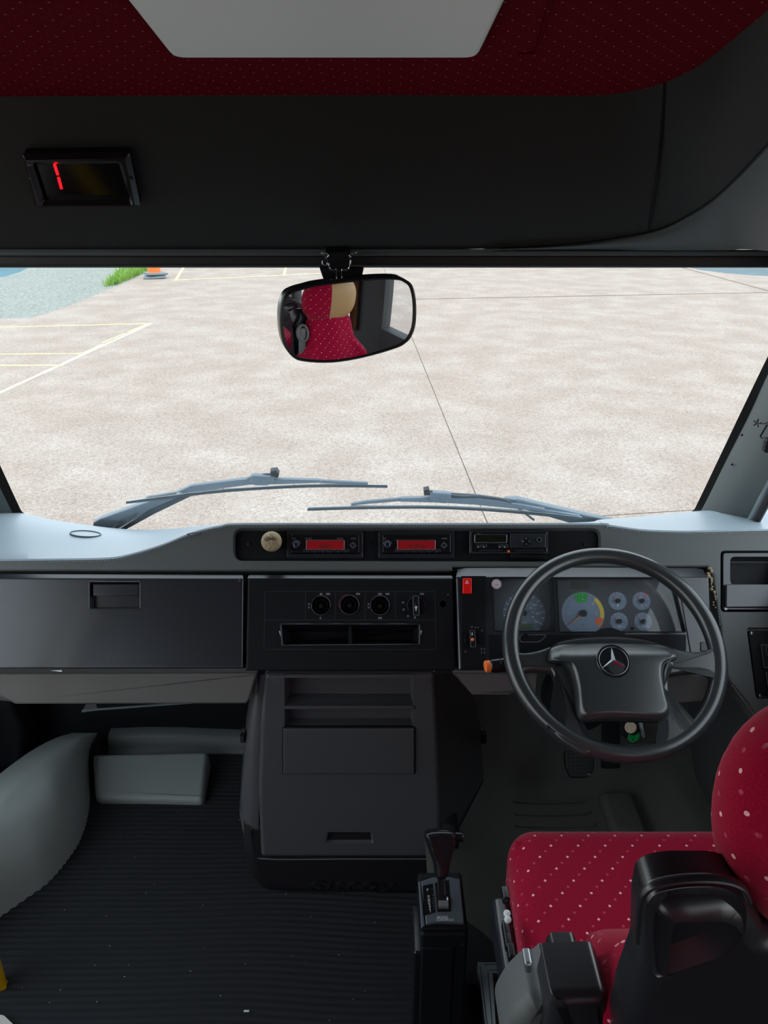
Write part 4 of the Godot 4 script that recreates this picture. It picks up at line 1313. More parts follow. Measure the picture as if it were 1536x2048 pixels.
func cluster() -> void:
	var k := thing("instrument_cluster", "black instrument cluster of round dials behind the steering wheel", "instrument panel", moved_to(DF, 1160, 1335, 0.009))
	var f := k.transform
	var win1 := rounded(outline(f, [[988, 1262], [1108, 1262], [1103, 1157], [985, 1157]]), 0.002)
	var win2 := rounded(outline(f, [[1117, 1264], [1366, 1264], [1340, 1158], [1112, 1158]]), 0.002)
	part(k, "housing", Geo.new().panel(rounded(outline(f, [[916, 1341], [1424, 1338], [1414, 1154], [911, 1154]]), 0.004), [[win1, -0.022, 0.001], [win2, -0.022, 0.001]], -0.05, 0.012, 0.005), M["panel black"], 50)
	var hoodrows := [line(f, [[911, 1157], [930, 1157], [1160, 1157], [1395, 1157], [1414, 1157]], 0.0095), line(f, [[911.5, 1154], [930, 1154], [1160, 1154], [1395, 1154], [1413, 1154]], 0.0118), line(f, [[913, 1150], [930, 1149], [1160, 1149], [1393, 1149], [1411, 1150]], 0.006), line(f, [[915, 1139], [932, 1136], [1160, 1135], [1390, 1136], [1406, 1139]], -0.008)]
	part(k, "hood", Geo.new().sheet(hoodrows), M["panel black"], 60)
	var zf := 0.0125
	part(k, "switch_plate", Geo.new().slab(boxed(f, 922, 1152, 972, 1340, 0.002, zf), 0.008, zf + 0.001, 0.001), M["matt black"])
	part(k, "lower_plate", Geo.new().slab(boxed(f, 978, 1269, 1372, 1338, 0.002, zf), 0.008, zf + 0.001, 0.001), M["matt black"])
	part(k, "end_plate", Geo.new().slab(rounded(outline(f, [[1386, 1336], [1424, 1336], [1410, 1155], [1355, 1155]], zf), 0.003), 0.008, zf + 0.002, 0.001), M["panel black"])
	for w in [win1, win2]:
		part(k, "window_rim", Geo.new().frame(Geo.inset(w, -0.0022), Geo.inset(w, 0.0004), 0.009, 0.0138, 0.0006), M["matt black"])
	var pocket := rounded(outline(f, [[1040, 1284], [1078, 1284], [1094, 1270], [1040, 1270]], zf), 0.006)
	part(k, "pocket_rim", Geo.new().frame(Geo.inset(pocket, -0.0008), Geo.inset(pocket, 0.0004), zf, zf + 0.0018, 0.0004), M["print grey"])
	part(k, "reset_button", Geo.new().lathe([[0.006, 0], [0.006, 0.003], [0.0045, 0.0032], [0.004, 0.001], [0, 0.001]], 18, Transform3D(Basis(), hit(f, 1051, 1272, zf + 0.001))), M["matt black"])
	var sw := part(k, "fog_switch", Geo.new().slab(boxed(f, 1399, 1284, 1417, 1303, 0.003, zf), 0.01, zf + 0.004, 0.002), M["gloss black"])
	lettering(sw, "symbol", [["ESC", hit(f, 1408, 1300, zf).x, hit(f, 1408, 1300, zf).y, 0.0045, 0.0, zf + 0.0042]], M["print grey"])
	# hazard switch
	var hz := part(k, "hazard_switch", Geo.new().slab(boxed(f, 925, 1157, 943, 1188, 0.003, zf), 0.011, zf + 0.007, 0.002), M["red plastic"])
	var tq := v2(hit(f, 934, 1165, zf + 0.007))
	part(hz, "triangle_mark", Geo.new().frame(circle(tq, 0.0052, 3, PI / 2, PI / 2 + TAU), circle(tq, 0.0026, 3, PI / 2, PI / 2 + TAU), zf + 0.0066, zf + 0.0076, 0.0002), M["print white"])
	# light switch
	var lc := hit(f, 944, 1277, zf + 0.001)
	var ls := part(k, "light_switch", Geo.new().lathe([[0.0185, 0], [0.0180, 0.004], [0.0165, 0.006], [0, 0.0062]], 30, Transform3D(Basis(), lc)), M["gloss black"])
	var gp := rounded(outline(f, [[940, 1295], [951, 1294], [948, 1261], [938, 1261]], zf + 0.006), 0.002)
	part(ls, "grip", Geo.new().slab(gp, zf + 0.005, zf + 0.021, 0.002), M["matt black"])
	part(ls, "grip_outline", Geo.new().frame(gp, Geo.inset(gp, 0.0009), zf + 0.020, zf + 0.0215, 0.0003), M["print grey"])
	var oq := hit(f, 945, 1279, zf + 0.021)
	part(ls, "orange_lens", Geo.new().sph(Vector3(oq.x, oq.y, zf + 0.021), Vector3(0.0038, 0.0038, 0.0022), 14), M["orange"])
	part(ls, "pointer_mark", Geo.new().slab(boxed(f, 943.2, 1265, 945.2, 1271, 0.0003, zf + 0.021), zf + 0.0205, zf + 0.0216), M["print white"])
	var sy := Geo.new()
	for p in [[944, 1254, 0.0024], [931, 1303, 0.0024]]:
		var q := v2(hit(f, p[0], p[1], zf + 0.001))
		sy.frame(circle(q, p[2], 4 if p[1] < 1300 else 5, PI / 2, PI / 2 + TAU), circle(q, p[2] * 0.6, 4 if p[1] < 1300 else 5, PI / 2, PI / 2 + TAU), zf, zf + 0.0014, 0.0002)
	for p in [[951, 1255], [956, 1255]]:
		sy.slab(circle(v2(hit(f, p[0], p[1], zf + 0.001)), 0.0022, 3, 0.0 if p[0] == 951 else PI, TAU if p[0] == 951 else PI + TAU), zf, zf + 0.0014)
	for p in [[963, 1261], [962, 1298], [962, 1305], [968, 1298], [968, 1305]]:
		var q := v2(hit(f, p[0], p[1], zf + 0.001))
		sy.frame(arc_band(q, 0, 0.0026, -PI / 2, PI / 2, 6), Geo.inset(Geo.ccw(arc_band(q, 0.0003, 0.0026, -PI / 2, PI / 2, 6)), 0.0007), zf, zf + 0.0014, 0.0001)
	part(k, "symbol", sy, M["print grey"])
	# sticker
	var sc := hit(f, 993, 1168, 0.0144)
	var stick := thing("sticker", "small round white sticker with a red ring on the instrument glass", "sticker", Transform3D(f.basis, f * sc))
	part(stick, "disc", Geo.new().slab(circle(Vector2(), 0.0108, 32), -0.0006, 0.0004), M["print white"])
	part(stick, "red_ring", Geo.new().frame(circle(Vector2(), 0.0092, 32), circle(Vector2(), 0.0083, 32), 0.0002, 0.0007, 0.0001), M["red plastic"])
	lettering(stick, "lettering", [["100", 0, -0.002, 0.004, 0, 0.0006]], mat("print blue", Color(0.35, 0.55, 0.70), 0.6))
	part(stick, "arrow_mark", Geo.new().slab(circle(Vector2(0, 0.0045), 0.0016, 3, PI / 2, PI / 2 + TAU), 0.0003, 0.0008), M["print blue"])

	# faces: a dark ground behind each window
	var zb := -0.0215
	part(k, "dial_ground", Geo.new().slab(Geo.inset(win1, -0.004), zb - 0.002, zb), M["dial dark"])
	part(k, "dial_ground", Geo.new().slab(Geo.inset(win2, -0.004), zb - 0.002, zb), M["dial dark"])
	var z := zb + 0.0006
	# speedometer
	var c := v2(hit(f, 1048, 1227, zb))
	var R := absf(hit(f, 1091, 1227, zb).x - c.x)
	var cut := -0.80 * R
	var face := flat_disc(c, R, cut)
	var sp := part(k, "speedometer", Geo.new().slab(face, zb - 0.001, z), M["dial dark"])
	part(sp, "dial_face", Geo.new().slab(Geo.inset(Geo.ccw(face), 0.0006), z - 0.0005, z + 0.0002), mat("dial slate", Color(0.36, 0.43, 0.50), 0.6))
	z += 0.0004
	var A0 := deg_to_rad(222)
	var A1 := deg_to_rad(-32)
	part(sp, "scale_marking", ticks(c, R * 0.82, R * 0.96, A0, A1, 14, 0.0012, z), M["print white"])
	part(sp, "scale_marking", ticks(c, R * 0.52, R * 0.60, A0, A1, 9, 0.0007, z), M["print white"])
	var L := []
	for i in range(1, 8):
		var a := lerpf(A0, A1, i / 7.0)
		var p := c + Vector2.from_angle(a) * R * 0.66
		L.append([str(i * 20), p.x, p.y - 0.002, 0.0046, 0.0, z])
	for i in range(1, 9):
		var a := lerpf(A0, A1, i / 8.4)
		var p := c + Vector2.from_angle(a) * R * 0.43
		L.append([str(i * 10), p.x, p.y - 0.001, 0.0022, 0.0, z])
	L.append(["km/h", c.x + R * 0.62, c.y - R * 0.72, 0.002, 0.0, z])
	L.append(["mph", c.x + R * 0.02, c.y - R * 0.42, 0.002, 0.0, z])
	lettering(sp, "lettering", L, M["print white"])
	part(sp, "odometer", Geo.new().slab(PackedVector2Array([c + Vector2(-0.35, -0.74) * R, c + Vector2(0.35, -0.74) * R, c + Vector2(0.35, -0.47) * R, c + Vector2(-0.35, -0.47) * R]), z - 0.001, z + 0.0012, 0.0003), M["lcd green"])
	needle(sp, c, deg_to_rad(238), R * 0.55, 0.0014, z + 0.002, 0.0062)
	# rev counter
	z = zb + 0.0006
	c = v2(hit(f, 1166, 1227, zb))
	R = absf(hit(f, 1209, 1227, zb).x - c.x)
	face = flat_disc(c, R, -0.83 * R)
	var rv := part(k, "rev_counter", Geo.new().slab(face, zb - 0.001, z), M["dial blue"])
	z += 0.0002
	A0 = deg_to_rad(218)
	A1 = deg_to_rad(-40)
	part(rv, "green_zone", Geo.new().slab(arc_band(c, R * 0.52, R * 0.86, lerpf(A0, A1, 0.40), lerpf(A0, A1, 0.565)), z - 0.0005, z + 0.0003), M["dial green"])
	part(rv, "green_zone", Geo.new().slab(arc_band(c, R * 0.86, R * 0.97, lerpf(A0, A1, 0.40), lerpf(A0, A1, 0.565)), z - 0.0005, z + 0.0003), M["dial green"])
	part(rv, "yellow_zone", Geo.new().slab(arc_band(c, R * 0.80, R * 0.97, lerpf(A0, A1, 0.655), lerpf(A0, A1, 0.90)), z - 0.0005, z + 0.0003), M["dial yellow"])
	part(rv, "red_zone", Geo.new().slab(arc_band(c, R * 0.66, R * 0.97, lerpf(A0, A1, 0.90), lerpf(A0, A1, 1.0)), z - 0.0005, z + 0.0003), M["dial red"])
	z += 0.0004
	part(rv, "scale_marking", ticks(c, R * 0.84, R * 0.97, A0, A1, 30, 0.0008, z, 5), M["print white"])
	L = []
	for i in range(1, 6):
		var a := lerpf(A0, A1, i / 6.0)
		var p := c + Vector2.from_angle(a) * R * (0.70 if i < 5 else 0.62)
		L.append([str(i * 5), p.x, p.y - 0.0022, 0.0046, 0.0, z])
	L.append(["1/min", c.x, c.y - R * 0.50, 0.0022, 0.0, z])
	L.append(["x100", c.x + R * 0.06, c.y - R * 0.58, 0.002, 0.0, z])
	lettering(rv, "lettering", L, M["print white"])
	needle(rv, c, deg_to_rad(218), R * 0.86, 0.0013, z + 0.002, 0.0075)
	# four small gauges
	for q in [[1235, 1202, "0 1/2 1/1", 0], [1283, 1202, "40 80 120", 1], [1238, 1243, "0 5 10", 2], [1286.5, 1243, "0 5 10", 2]]:
		z = zb + 0.0006
		c = v2(hit(f, q[0], q[1], zb))
		R = absf(hit(f, q[0] + 18, q[1], zb).x - c.x)
		var gg := part(k, "gauge", Geo.new().slab(circle(c, R, 36), zb - 0.001, z), M["dial blue"])
		z += 0.0003
		part(gg, "scale_marking", ticks(c, R * 0.78, R * 0.94, deg_to_rad(145), deg_to_rad(35), 4, 0.0009, z), M["print white"])
		var words: PackedStringArray = q[2].split(" ")
		L = [[words[0], c.x - R * 0.62, c.y + R * 0.18, 0.0028, 0.0, z], [words[1], c.x, c.y + R * 0.42, 0.0028, 0.0, z], [words[2], c.x + R * 0.62, c.y + R * 0.18, 0.0028, 0.0, z]]
		if q[3] == 1: L.append(["°C", c.x + R * 0.45, c.y - R * 0.5, 0.0028, 0.0, z])
		if q[3] == 2: L.append(["P x100 kPa", c.x, c.y - R * 0.55, 0.0016, 0.0, z])
		lettering(gg, "lettering", L, M["print white"])
		var sgn := Geo.new()
		if q[3] == 0:
			sgn.frame(PackedVector2Array([c + Vector2(-0.0022, -0.0128), c + Vector2(0.0016, -0.0128), c + Vector2(0.0016, -0.008), c + Vector2(-0.0022, -0.008)]), PackedVector2Array([c + Vector2(-0.0015, -0.0122), c + Vector2(0.0009, -0.0122), c + Vector2(0.0009, -0.0105), c + Vector2(-0.0015, -0.0105)]), z - 0.0004, z + 0.0003, 0.0001)
			sgn.slab(circle(c + Vector2(-0.0095, -0.009), 0.0012, 12), z - 0.0004, z + 0.0003)
		elif q[3] == 1:
			sgn.slab(strip(c + Vector2(0, -0.0128), c + Vector2(0, -0.007), 0.0009), z - 0.0004, z + 0.0003)
			sgn.slab(strip(c + Vector2(-0.0025, -0.0128), c + Vector2(0.0025, -0.0128), 0.0008), z - 0.0004, z + 0.0003)
		else:
			sgn.frame(circle(c + Vector2(0, -0.0122), 0.0024, 16), circle(c + Vector2(0, -0.0122), 0.0017, 16), z - 0.0004, z + 0.0003, 0.0001)
			for s in [[2.4, 3.9], [-0.75, 0.75]]:
				sgn.slab(arc_band(c + Vector2(0, -0.0122), 0.0029, 0.0035, s[0], s[1], 6), z - 0.0004, z + 0.0003)
		part(gg, "symbol", sgn, M["print white"])
		if q[3] == 1:
			part(gg, "red_zone", Geo.new().slab(arc_band(c, R * 0.8, R * 0.95, deg_to_rad(68), deg_to_rad(38)), z - 0.0004, z + 0.0002), M["dial red"])
		needle(gg, c, deg_to_rad(135), R * 0.8, 0.0009, z + 0.0016, 0.0052)
	# unlit warning lamps and the little display
	part(k, "message_display", Geo.new().slab(boxed(f, 1142, 1164, 1178, 1178, 0.001, zb), zb - 0.001, zb + 0.0012, 0.0003), M["lcd dim"])
	var lamp_mesh: Mesh
	for p in [[1201, 1162], [1217, 1162], [1233, 1162], [1264, 1162], [1280, 1162], [1217, 1172], [1280, 1172], [1296, 1172], [1310, 1189], [1330, 1199], [1312, 1208], [1333, 1216], [1314, 1232], [1316, 1251], [1336, 1232]]:
		part(k, "warning_lamp", Geo.new().slab(boxed(f, p[0], p[1], p[0] + 12, p[1] + 8, 0.0008, zb), zb - 0.001, zb + 0.0006), M["lamp dim"])
	part(k, "blank_hole", Geo.new().lathe([[0.004, 0], [0.004, 0.0016], [0.003, 0.0016], [0.0026, 0.0002], [0, 0.0002]], 16, Transform3D(Basis(), hit(f, 1264, 1257, zb))), M["deep black"])
	for w in [win1, win2]:
		var g := Geo.new()
		g.cap(Geo.lift(Geo.ccw(w), 0.004))
		part(k, "cover_glass", g, M["cover glass"])

func flat_disc(c: Vector2, r: float, cut: float) -> PackedVector2Array:
	var o := PackedVector2Array()
	var a := asin(clampf(cut / r, -1, 1))
	for i in 49:
		o.append(c + Vector2.from_angle(lerpf(a, PI - a, i / 48.0)) * r)
	return o


func steering() -> void:
	var w := thing("steering_wheel", "large black four-spoke steering wheel with a star emblem on its padded hub", "steering wheel", WH)
	var f := WH
	var R := 0.209
	var ring := PackedVector3Array()
	for i in 96: ring.append(Vector3(cos(TAU * i / 96) * R, sin(TAU * i / 96) * R, 0))
	part(w, "rim", Geo.new().tube(ring, 0.0172, 18, false, true), M["rim"], 60)
	# spokes
	for s in [
			[[1026, 1300], [1046, 1304], [1070, 1301], [1110, 1288], [1120, 1345], [1090, 1342], [1062, 1339], [1044, 1345], [1032, 1372], [1018, 1340]],
			[[1330, 1284], [1350, 1296], [1385, 1302], [1412, 1301], [1426, 1292], [1442, 1320], [1436, 1368], [1424, 1350], [1405, 1343], [1372, 1344], [1338, 1350], [1322, 1340]]]:
		part(w, "spoke", Geo.new().slab(rounded(outline(f, s, 0.012), 0.012, 3), -0.008, 0.012, 0.009, true), M["rim"], 60)
	for s in [
			[[1096, 1330], [1130, 1326], [1150, 1345], [1158, 1432], [1171, 1444], [1172, 1463], [1182, 1482], [1205, 1500], [1170, 1512], [1120, 1480], [1088, 1448], [1106, 1456], [1120, 1453], [1126, 1440], [1120, 1395], [1108, 1350]],
			[[1326, 1328], [1350, 1318], [1338, 1345], [1340, 1380], [1347, 1425], [1356, 1443], [1372, 1454], [1392, 1452], [1400, 1444], [1380, 1480], [1330, 1508], [1300, 1502], [1318, 1488], [1328, 1470], [1329, 1452], [1320, 1440], [1318, 1380]]]:
		part(w, "spoke", Geo.new().slab(rounded(outline(f, s, 0.014), 0.008, 3), -0.006, 0.014, 0.009, true), M["rim"], 60)
	# padded hub: rings that shrink towards the front
	var po := curve2(outline(f, [[1096, 1321], [1098, 1300], [1115, 1284], [1156, 1274], [1218, 1270], [1281, 1275], [1327, 1288], [1348, 1300], [1353, 1314], [1336, 1323], [1325, 1334], [1323, 1358], [1330, 1396], [1338, 1428], [1320, 1442], [1271, 1442], [1209, 1440], [1171, 1442], [1153, 1430], [1147, 1380], [1138, 1344], [1125, 1329], [1110, 1325]], 0.012), 3)
	for i in po.size(): po[i] += Vector2(0, -0.002) * (1.0 - smoothstep(0.0, 0.05, po[i].y)) + Vector2(0, 0.016) * smoothstep(0.03, 0.06, po[i].y)
	var c := Vector2()
	for p in po: c += p / po.size()
	var tail := PackedVector3Array()
	for p in po: tail.append(Vector3(c.x + (p.x - c.x) * 0.86, c.y + 0.016 + (p.y - c.y) * 0.80, -0.014))
	var rings := [tail, Geo.lift(po, 0.010)]
	for k in 10:
		var a := k / 9.0 * PI / 2
		var s := 1.0 - 0.16 * (1 - cos(a))
		var r := PackedVector3Array()
		for p in po:
			var q := c + (p - c) * s
			r.append(Vector3(q.x, q.y, 0.014 + (0.022 * sin(a) + 0.006 * (1 - q.distance_squared_to(c) / 0.014)) - 0.034 * sin(a) * smoothstep(0.02, 0.085, q.y - c.y)))
		rings.append(r)
	for k in 6:
		var s := 0.84 * (1 - (k + 1) / 6.0)
		var r := PackedVector3Array()
		for p in po:
			var q := c + (p - c) * s
			r.append(Vector3(q.x, q.y, 0.036 + 0.006 * (1 - q.distance_squared_to(c) / 0.014) - 0.034 * smoothstep(0.02, 0.085, q.y - c.y)))
		rings.append(r)
	var hub := part(w, "hub_pad", Geo.new().loft(rings), M["rim"], 60)
	var seam := PackedVector3Array()
	for p in po: seam.append(Vector3(p.x, p.y, 0.0125))
	part(hub, "pad_seam", Geo.new().tube(seam, 0.0014, 5, false, true), M["deep black"])
	# emblem
	var e := hit(f, 1227, 1322, 0.042)
	var ec := v2(e)
	var z := 0.0405
	var em := part(w, "emblem", Geo.new().lathe([[0.0335, z - 0.006], [0.0335, z + 0.0015], [0.0322, z + 0.003], [0.0302, z + 0.003], [0.0295, z + 0.0015], [0, z + 0.001]], 48, Transform3D(Basis(), Vector3(ec.x, ec.y, 0))), M["gloss black"])
	var rr := PackedVector3Array()
	for i in 48: rr.append(Vector3(ec.x + cos(TAU * i / 48) * 0.0284, ec.y + sin(TAU * i / 48) * 0.0284, z + 0.0022))
	part(em, "chrome_ring", Geo.new().tube(rr, 0.0008, 8, false, true), M["steel"])
	for k in 3:
		var u := Vector2.from_angle(PI / 2 + k * TAU / 3)
		var s := u.orthogonal()
		var tip := ec + u * 0.0282
		var l := ec + Vector2.from_angle(PI / 2 + k * TAU / 3 + PI / 3) * 0.0052
		var r := ec + Vector2.from_angle(PI / 2 + k * TAU / 3 - PI / 3) * 0.0052
		var top := Vector3(ec.x, ec.y, z + 0.0062)
		var tp := Vector3(tip.x, tip.y, z + 0.002)
		var g := Geo.new()
		g.tri(top, Vector3(l.x, l.y, z + 0.001), tp)
		g.tri(top, tp, Vector3(r.x, r.y, z + 0.001))
		part(em, "star_arm", g, M["chrome"], 5)
	# column behind the wheel
	var col := thing("steering_column", "black steering column shroud running from the wheel into the dashboard", "steering column", Transform3D(f.basis, f * Vector3(0, 0, -0.30)))
	var g := Geo.new()
	g.lathe([[0.085, -0.05], [0.088, 0.10], [0.075, 0.18], [0.055, 0.235], [0.05, 0.285], [0, 0.285]], 28)
	part(col, "shroud", g, M["matt black"], 50)
	# stalk with an orange tip
	var st := thing("indicator_stalk", "black column stalk with an orange end button, left of the steering wheel", "stalk", Transform3D(Basis(), world_hit(f, 1110, 1324, -0.085)))
	var p0 := world_hit(f, 971, 1333, -0.075)
	var p1 := world_hit(f, 1000, 1330, -0.077)
	var p2 := world_hit(f, 1120, 1324, -0.087)
	wpart(st, "button", Geo.new().tube(PackedVector3Array([p0 + (p0 - p1) * 0.06, p0, p0.lerp(p1, 0.35)]), [0.0095, 0.0125, 0.0125], 24), M["orange"])
	wpart(st, "collar", Geo.new().tube(PackedVector3Array([p0.lerp(p1, 0.3), p0.lerp(p1, 0.36), p0.lerp(p1, 0.95), p1]), [0.0125, 0.0145, 0.0165, 0.0155], 24), M["gloss black"])
	wpart(st, "barrel", Geo.new().tube(PackedVector3Array([p1, p1.lerp(p2, 0.05), p1.lerp(p2, 0.3), p1.lerp(p2, 0.4), p2]), [0.0150, 0.0168, 0.0168, 0.011, 0.010], 24), M["gloss black"])
	# keys hanging from the ignition
	var h := -0.09
	var ky := thing("ignition_keys", "key with a round pale head, green tag and silver spare key seen through the wheel", "keys", Transform3D(f.basis, world_hit(f, 1266, 1440, h)))
	var fr := ky.transform
	part(ky, "lock_barrel", Geo.new().lathe([[0.019, -0.05], [0.019, -0.004], [0.016, 0.0], [0, 0]], 24, Transform3D(Basis(), hit(fr, 1270, 1448, 0))), M["matt black"])
	var kf := Basis(Vector3.UP, -0.55) * Basis(Vector3.RIGHT, 0.1)
	var head := Transform3D(kf, hit(fr, 1261, 1455, 0.016))
	part(ky, "head_grip", Geo.new().lathe([[0.0125, -0.010], [0.0135, -0.004], [0.013, 0.0], [0, 0.0]], 28, Transform3D(kf, hit(fr, 1264, 1456, 0.012))), M["matt black"])
	part(ky, "head_disc", Geo.new().lathe([[0.0115, -0.004], [0.0115, 0.0008], [0.0108, 0.0016], [0.0072, 0.0016], [0.0068, 0.0009], [0, 0.0009]], 28, head), M["cream"])
	var tg := rounded(outline(fr, [[1257, 1466], [1267, 1472], [1276, 1466], [1278, 1454], [1281, 1457], [1278, 1478], [1266, 1486], [1256, 1480]], 0.010), 0.004, 4)
	part(ky, "green_tag", Geo.new().slab(tg, 0.0085, 0.0105, 0.0008, true), M["green plastic"])
	part(ky, "tag_hole", Geo.new().slab(circle(v2(hit(fr, 1266, 1479, 0.0105)), 0.0016, 14), 0.0095, 0.0107), M["deep black"])
	var kp := outline(fr, [[1277, 1445], [1284, 1443], [1286, 1452], [1287, 1460], [1290, 1474], [1288, 1476], [1285, 1474], [1282, 1468], [1281, 1462], [1279, 1456]], 0.014)
	part(ky, "silver_key", Geo.new().slab(kp, 0.0125, 0.0145, 0.0005, true), M["steel"])
	part(ky, "key_groove", Geo.new().slab(strip(v2(hit(fr, 1283, 1456, 0.0145)), v2(hit(fr, 1288, 1472, 0.0145)), 0.0011), 0.0140, 0.0148), M["wiper dark"])
	part(ky, "split_ring", Geo.new().tube(curve(line(fr, [[1272, 1443], [1280, 1444], [1279, 1452], [1273, 1450]], 0.011), 5, true), 0.0009, 6, false, true), M["steel"])


func console() -> void:
	var fc := facing(at_z(700, 1530, -1.43), 6.3)
	var k := thing("centre_console", "black moulded engine cover console with open trays under the heater panel", "console", moved_to(fc, 690, 1790))
	var f := k.transform
	var face := rounded(outline(f, [[521, 1716], [858, 1716], [884, 1652], [880, 1546], [872, 1346], [528, 1346], [521, 1433], [516, 1584]]), 0.012)
	var t1 := boxed(f, 569, 1349, 827, 1412, 0.003)
	var t2 := boxed(f, 569, 1416, 826, 1456, 0.003)
	var latch := rounded(outline(f, [[651, 1687], [747, 1687], [744, 1664], [655, 1664]]), 0.006)
	part(k, "front", Geo.new().panel(face, [[t1, -0.045, 0.006], [t2, -0.035, 0.004], [latch, -0.012, 0.007]], -0.02, 0.0, 0.012), M["console"], 50)
	part(k, "tray_lip", Geo.new().slab(boxed(f, 567, 1411, 829, 1418, 0.001), -0.03, 0.003, 0.0025), M["console"], 50)
	part(k, "drawer_front", Geo.new().slab(boxed(f, 567, 1455, 829, 1546, 0.003), -0.03, 0.006, 0.0035), M["console"], 50)
	part(k, "drawer_gap", Geo.new().frame(boxed(f, 565, 1453, 831, 1548, 0.004), boxed(f, 568, 1456, 828, 1545, 0.003), -0.004, 0.0008, 0.0003), M["deep black"])
	part(k, "slot_strip", Geo.new().slab(boxed(f, 575, 1347, 822, 1361, 0.002), -0.03, -0.012, 0.003), M["panel black"])
	# flanks
	var rows := [[], [], [], []]
	var L := [[528, 1346, 512, 1347], [521, 1433, 497, 1433], [517, 1500, 491, 1500], [516, 1584, 485, 1570], [514, 1640, 481, 1622], [514, 1690, 488, 1664], [521, 1714, 501, 1692]]
	var cols := []
	for q in L:
		var a := hit(f, q[0], q[1], -0.009) + Vector3(0.004, 0, 0)
		var b := hit(f, q[2], q[3], -0.06)
		var m := (a + b) / 2 + Vector3(-0.006, 0, 0.018)
		cols.append(PackedVector3Array([hit(f, q[2] - 4, q[3], -0.45), b, m.lerp(b, 0.5) + Vector3(-0.003, 0, 0.004), m, m.lerp(a, 0.5) + Vector3(0, 0, 0.004), a]))
	part(k, "side", Geo.new().sheet(cols), M["console"], 70)
	cols = []
	for q in [[873, 1346, 905, 1347, -0.2], [874, 1395, 948, 1395, -0.24], [877, 1445, 960, 1445, -0.25], [880, 1546, 967, 1546, -0.25], [881, 1566, 965, 1567, -0.235], [884, 1650, 914, 1660, -0.09], [860, 1714, 861, 1717, -0.012]]:
		var a := hit(f, q[0], q[1], -0.009) - Vector3(0.004, 0, 0)
		var b := hit(f, q[2], q[3], q[4])
		cols.append(PackedVector3Array([b, b.lerp(a, 0.33), b.lerp(a, 0.66), b.lerp(a, 0.92) + Vector3(0.002, 0, 0.002), a]))
	part(k, "side", Geo.new().sheet(cols), M["console"], 60)
	var edge := PackedVector3Array()
	for q in [[966, 1560, -0.24], [940, 1612, -0.16], [913, 1662, -0.088], [890, 1690, -0.05]]: edge.append(hit(f, q[0], q[1], q[2]))
	part(k, "lid_seam", Geo.new().tube(edge, 0.0022, 6), M["deep black"])
	edge = PackedVector3Array()
	for q in [[481, 1624, -0.058], [488, 1666, -0.05], [500, 1694, -0.03], [520, 1717, -0.008], [690, 1718, -0.006], [858, 1718, -0.006]]: edge.append(hit(f, q[0], q[1], q[2]))
	part(k, "lid_seam", Geo.new().tube(curve(edge, 4), 0.0016, 6), M["panel grey"])
	# rubber skirt with the maker's raised script
	var sk := part(k, "skirt", Geo.new().slab(rounded(outline(f, [[482, 1640], [484, 1716], [494, 1758], [527, 1791], [704, 1797], [850, 1797], [918, 1774], [922, 1668], [884, 1648]], -0.008), 0.02), -0.3, -0.008, 0.03), M["rubber"], 60)
	var st := SurfaceTool.new()
	var tm := TextMesh.new()
	tm.text = "Sitcoy"
	tm.font = font
	tm.font_size = 64
	tm.pixel_size = 0.026 / (64 * 0.714)
	tm.depth = 0.004
	tm.curve_step = 2.0
	var tc := hit(f, 703, 1771, -0.0065)
	st.append_from(tm, 0, Transform3D(Basis(Vector3(2.25, 0, 0), Vector3(0.5, 1, 0), Vector3(0, 0, 1)), tc))
	put(k, "lettering", st.commit(), M["rubber"])
	for q in [[620, 1772, 660, 1772], [668, 1775, 782, 1776]]:
		part(k, "script_stroke", Geo.new().slab(strip(v2(hit(f, q[0], q[1])), v2(hit(f, q[2], q[3])), 0.0022), -0.010, -0.0048, 0.0006), M["rubber"])
	# latches of the cover at either flank
	for q in [[487, 1471, -0.09], [967, 1474, -0.22]]:
		var o := hit(f, q[0], q[1], q[2])
		var l := part(k, "side_latch", Geo.new().rbox(o, Vector3(0.014, 0.03, 0.02), 0.003), M["gloss black"])
		part(l, "latch_hook", Geo.new().rbox(o + Vector3(0.0, 0.03 if q[0] > 700 else -0.004, 0.011), Vector3(0.005, 0.016, 0.004), 0.0015), M["steel"])


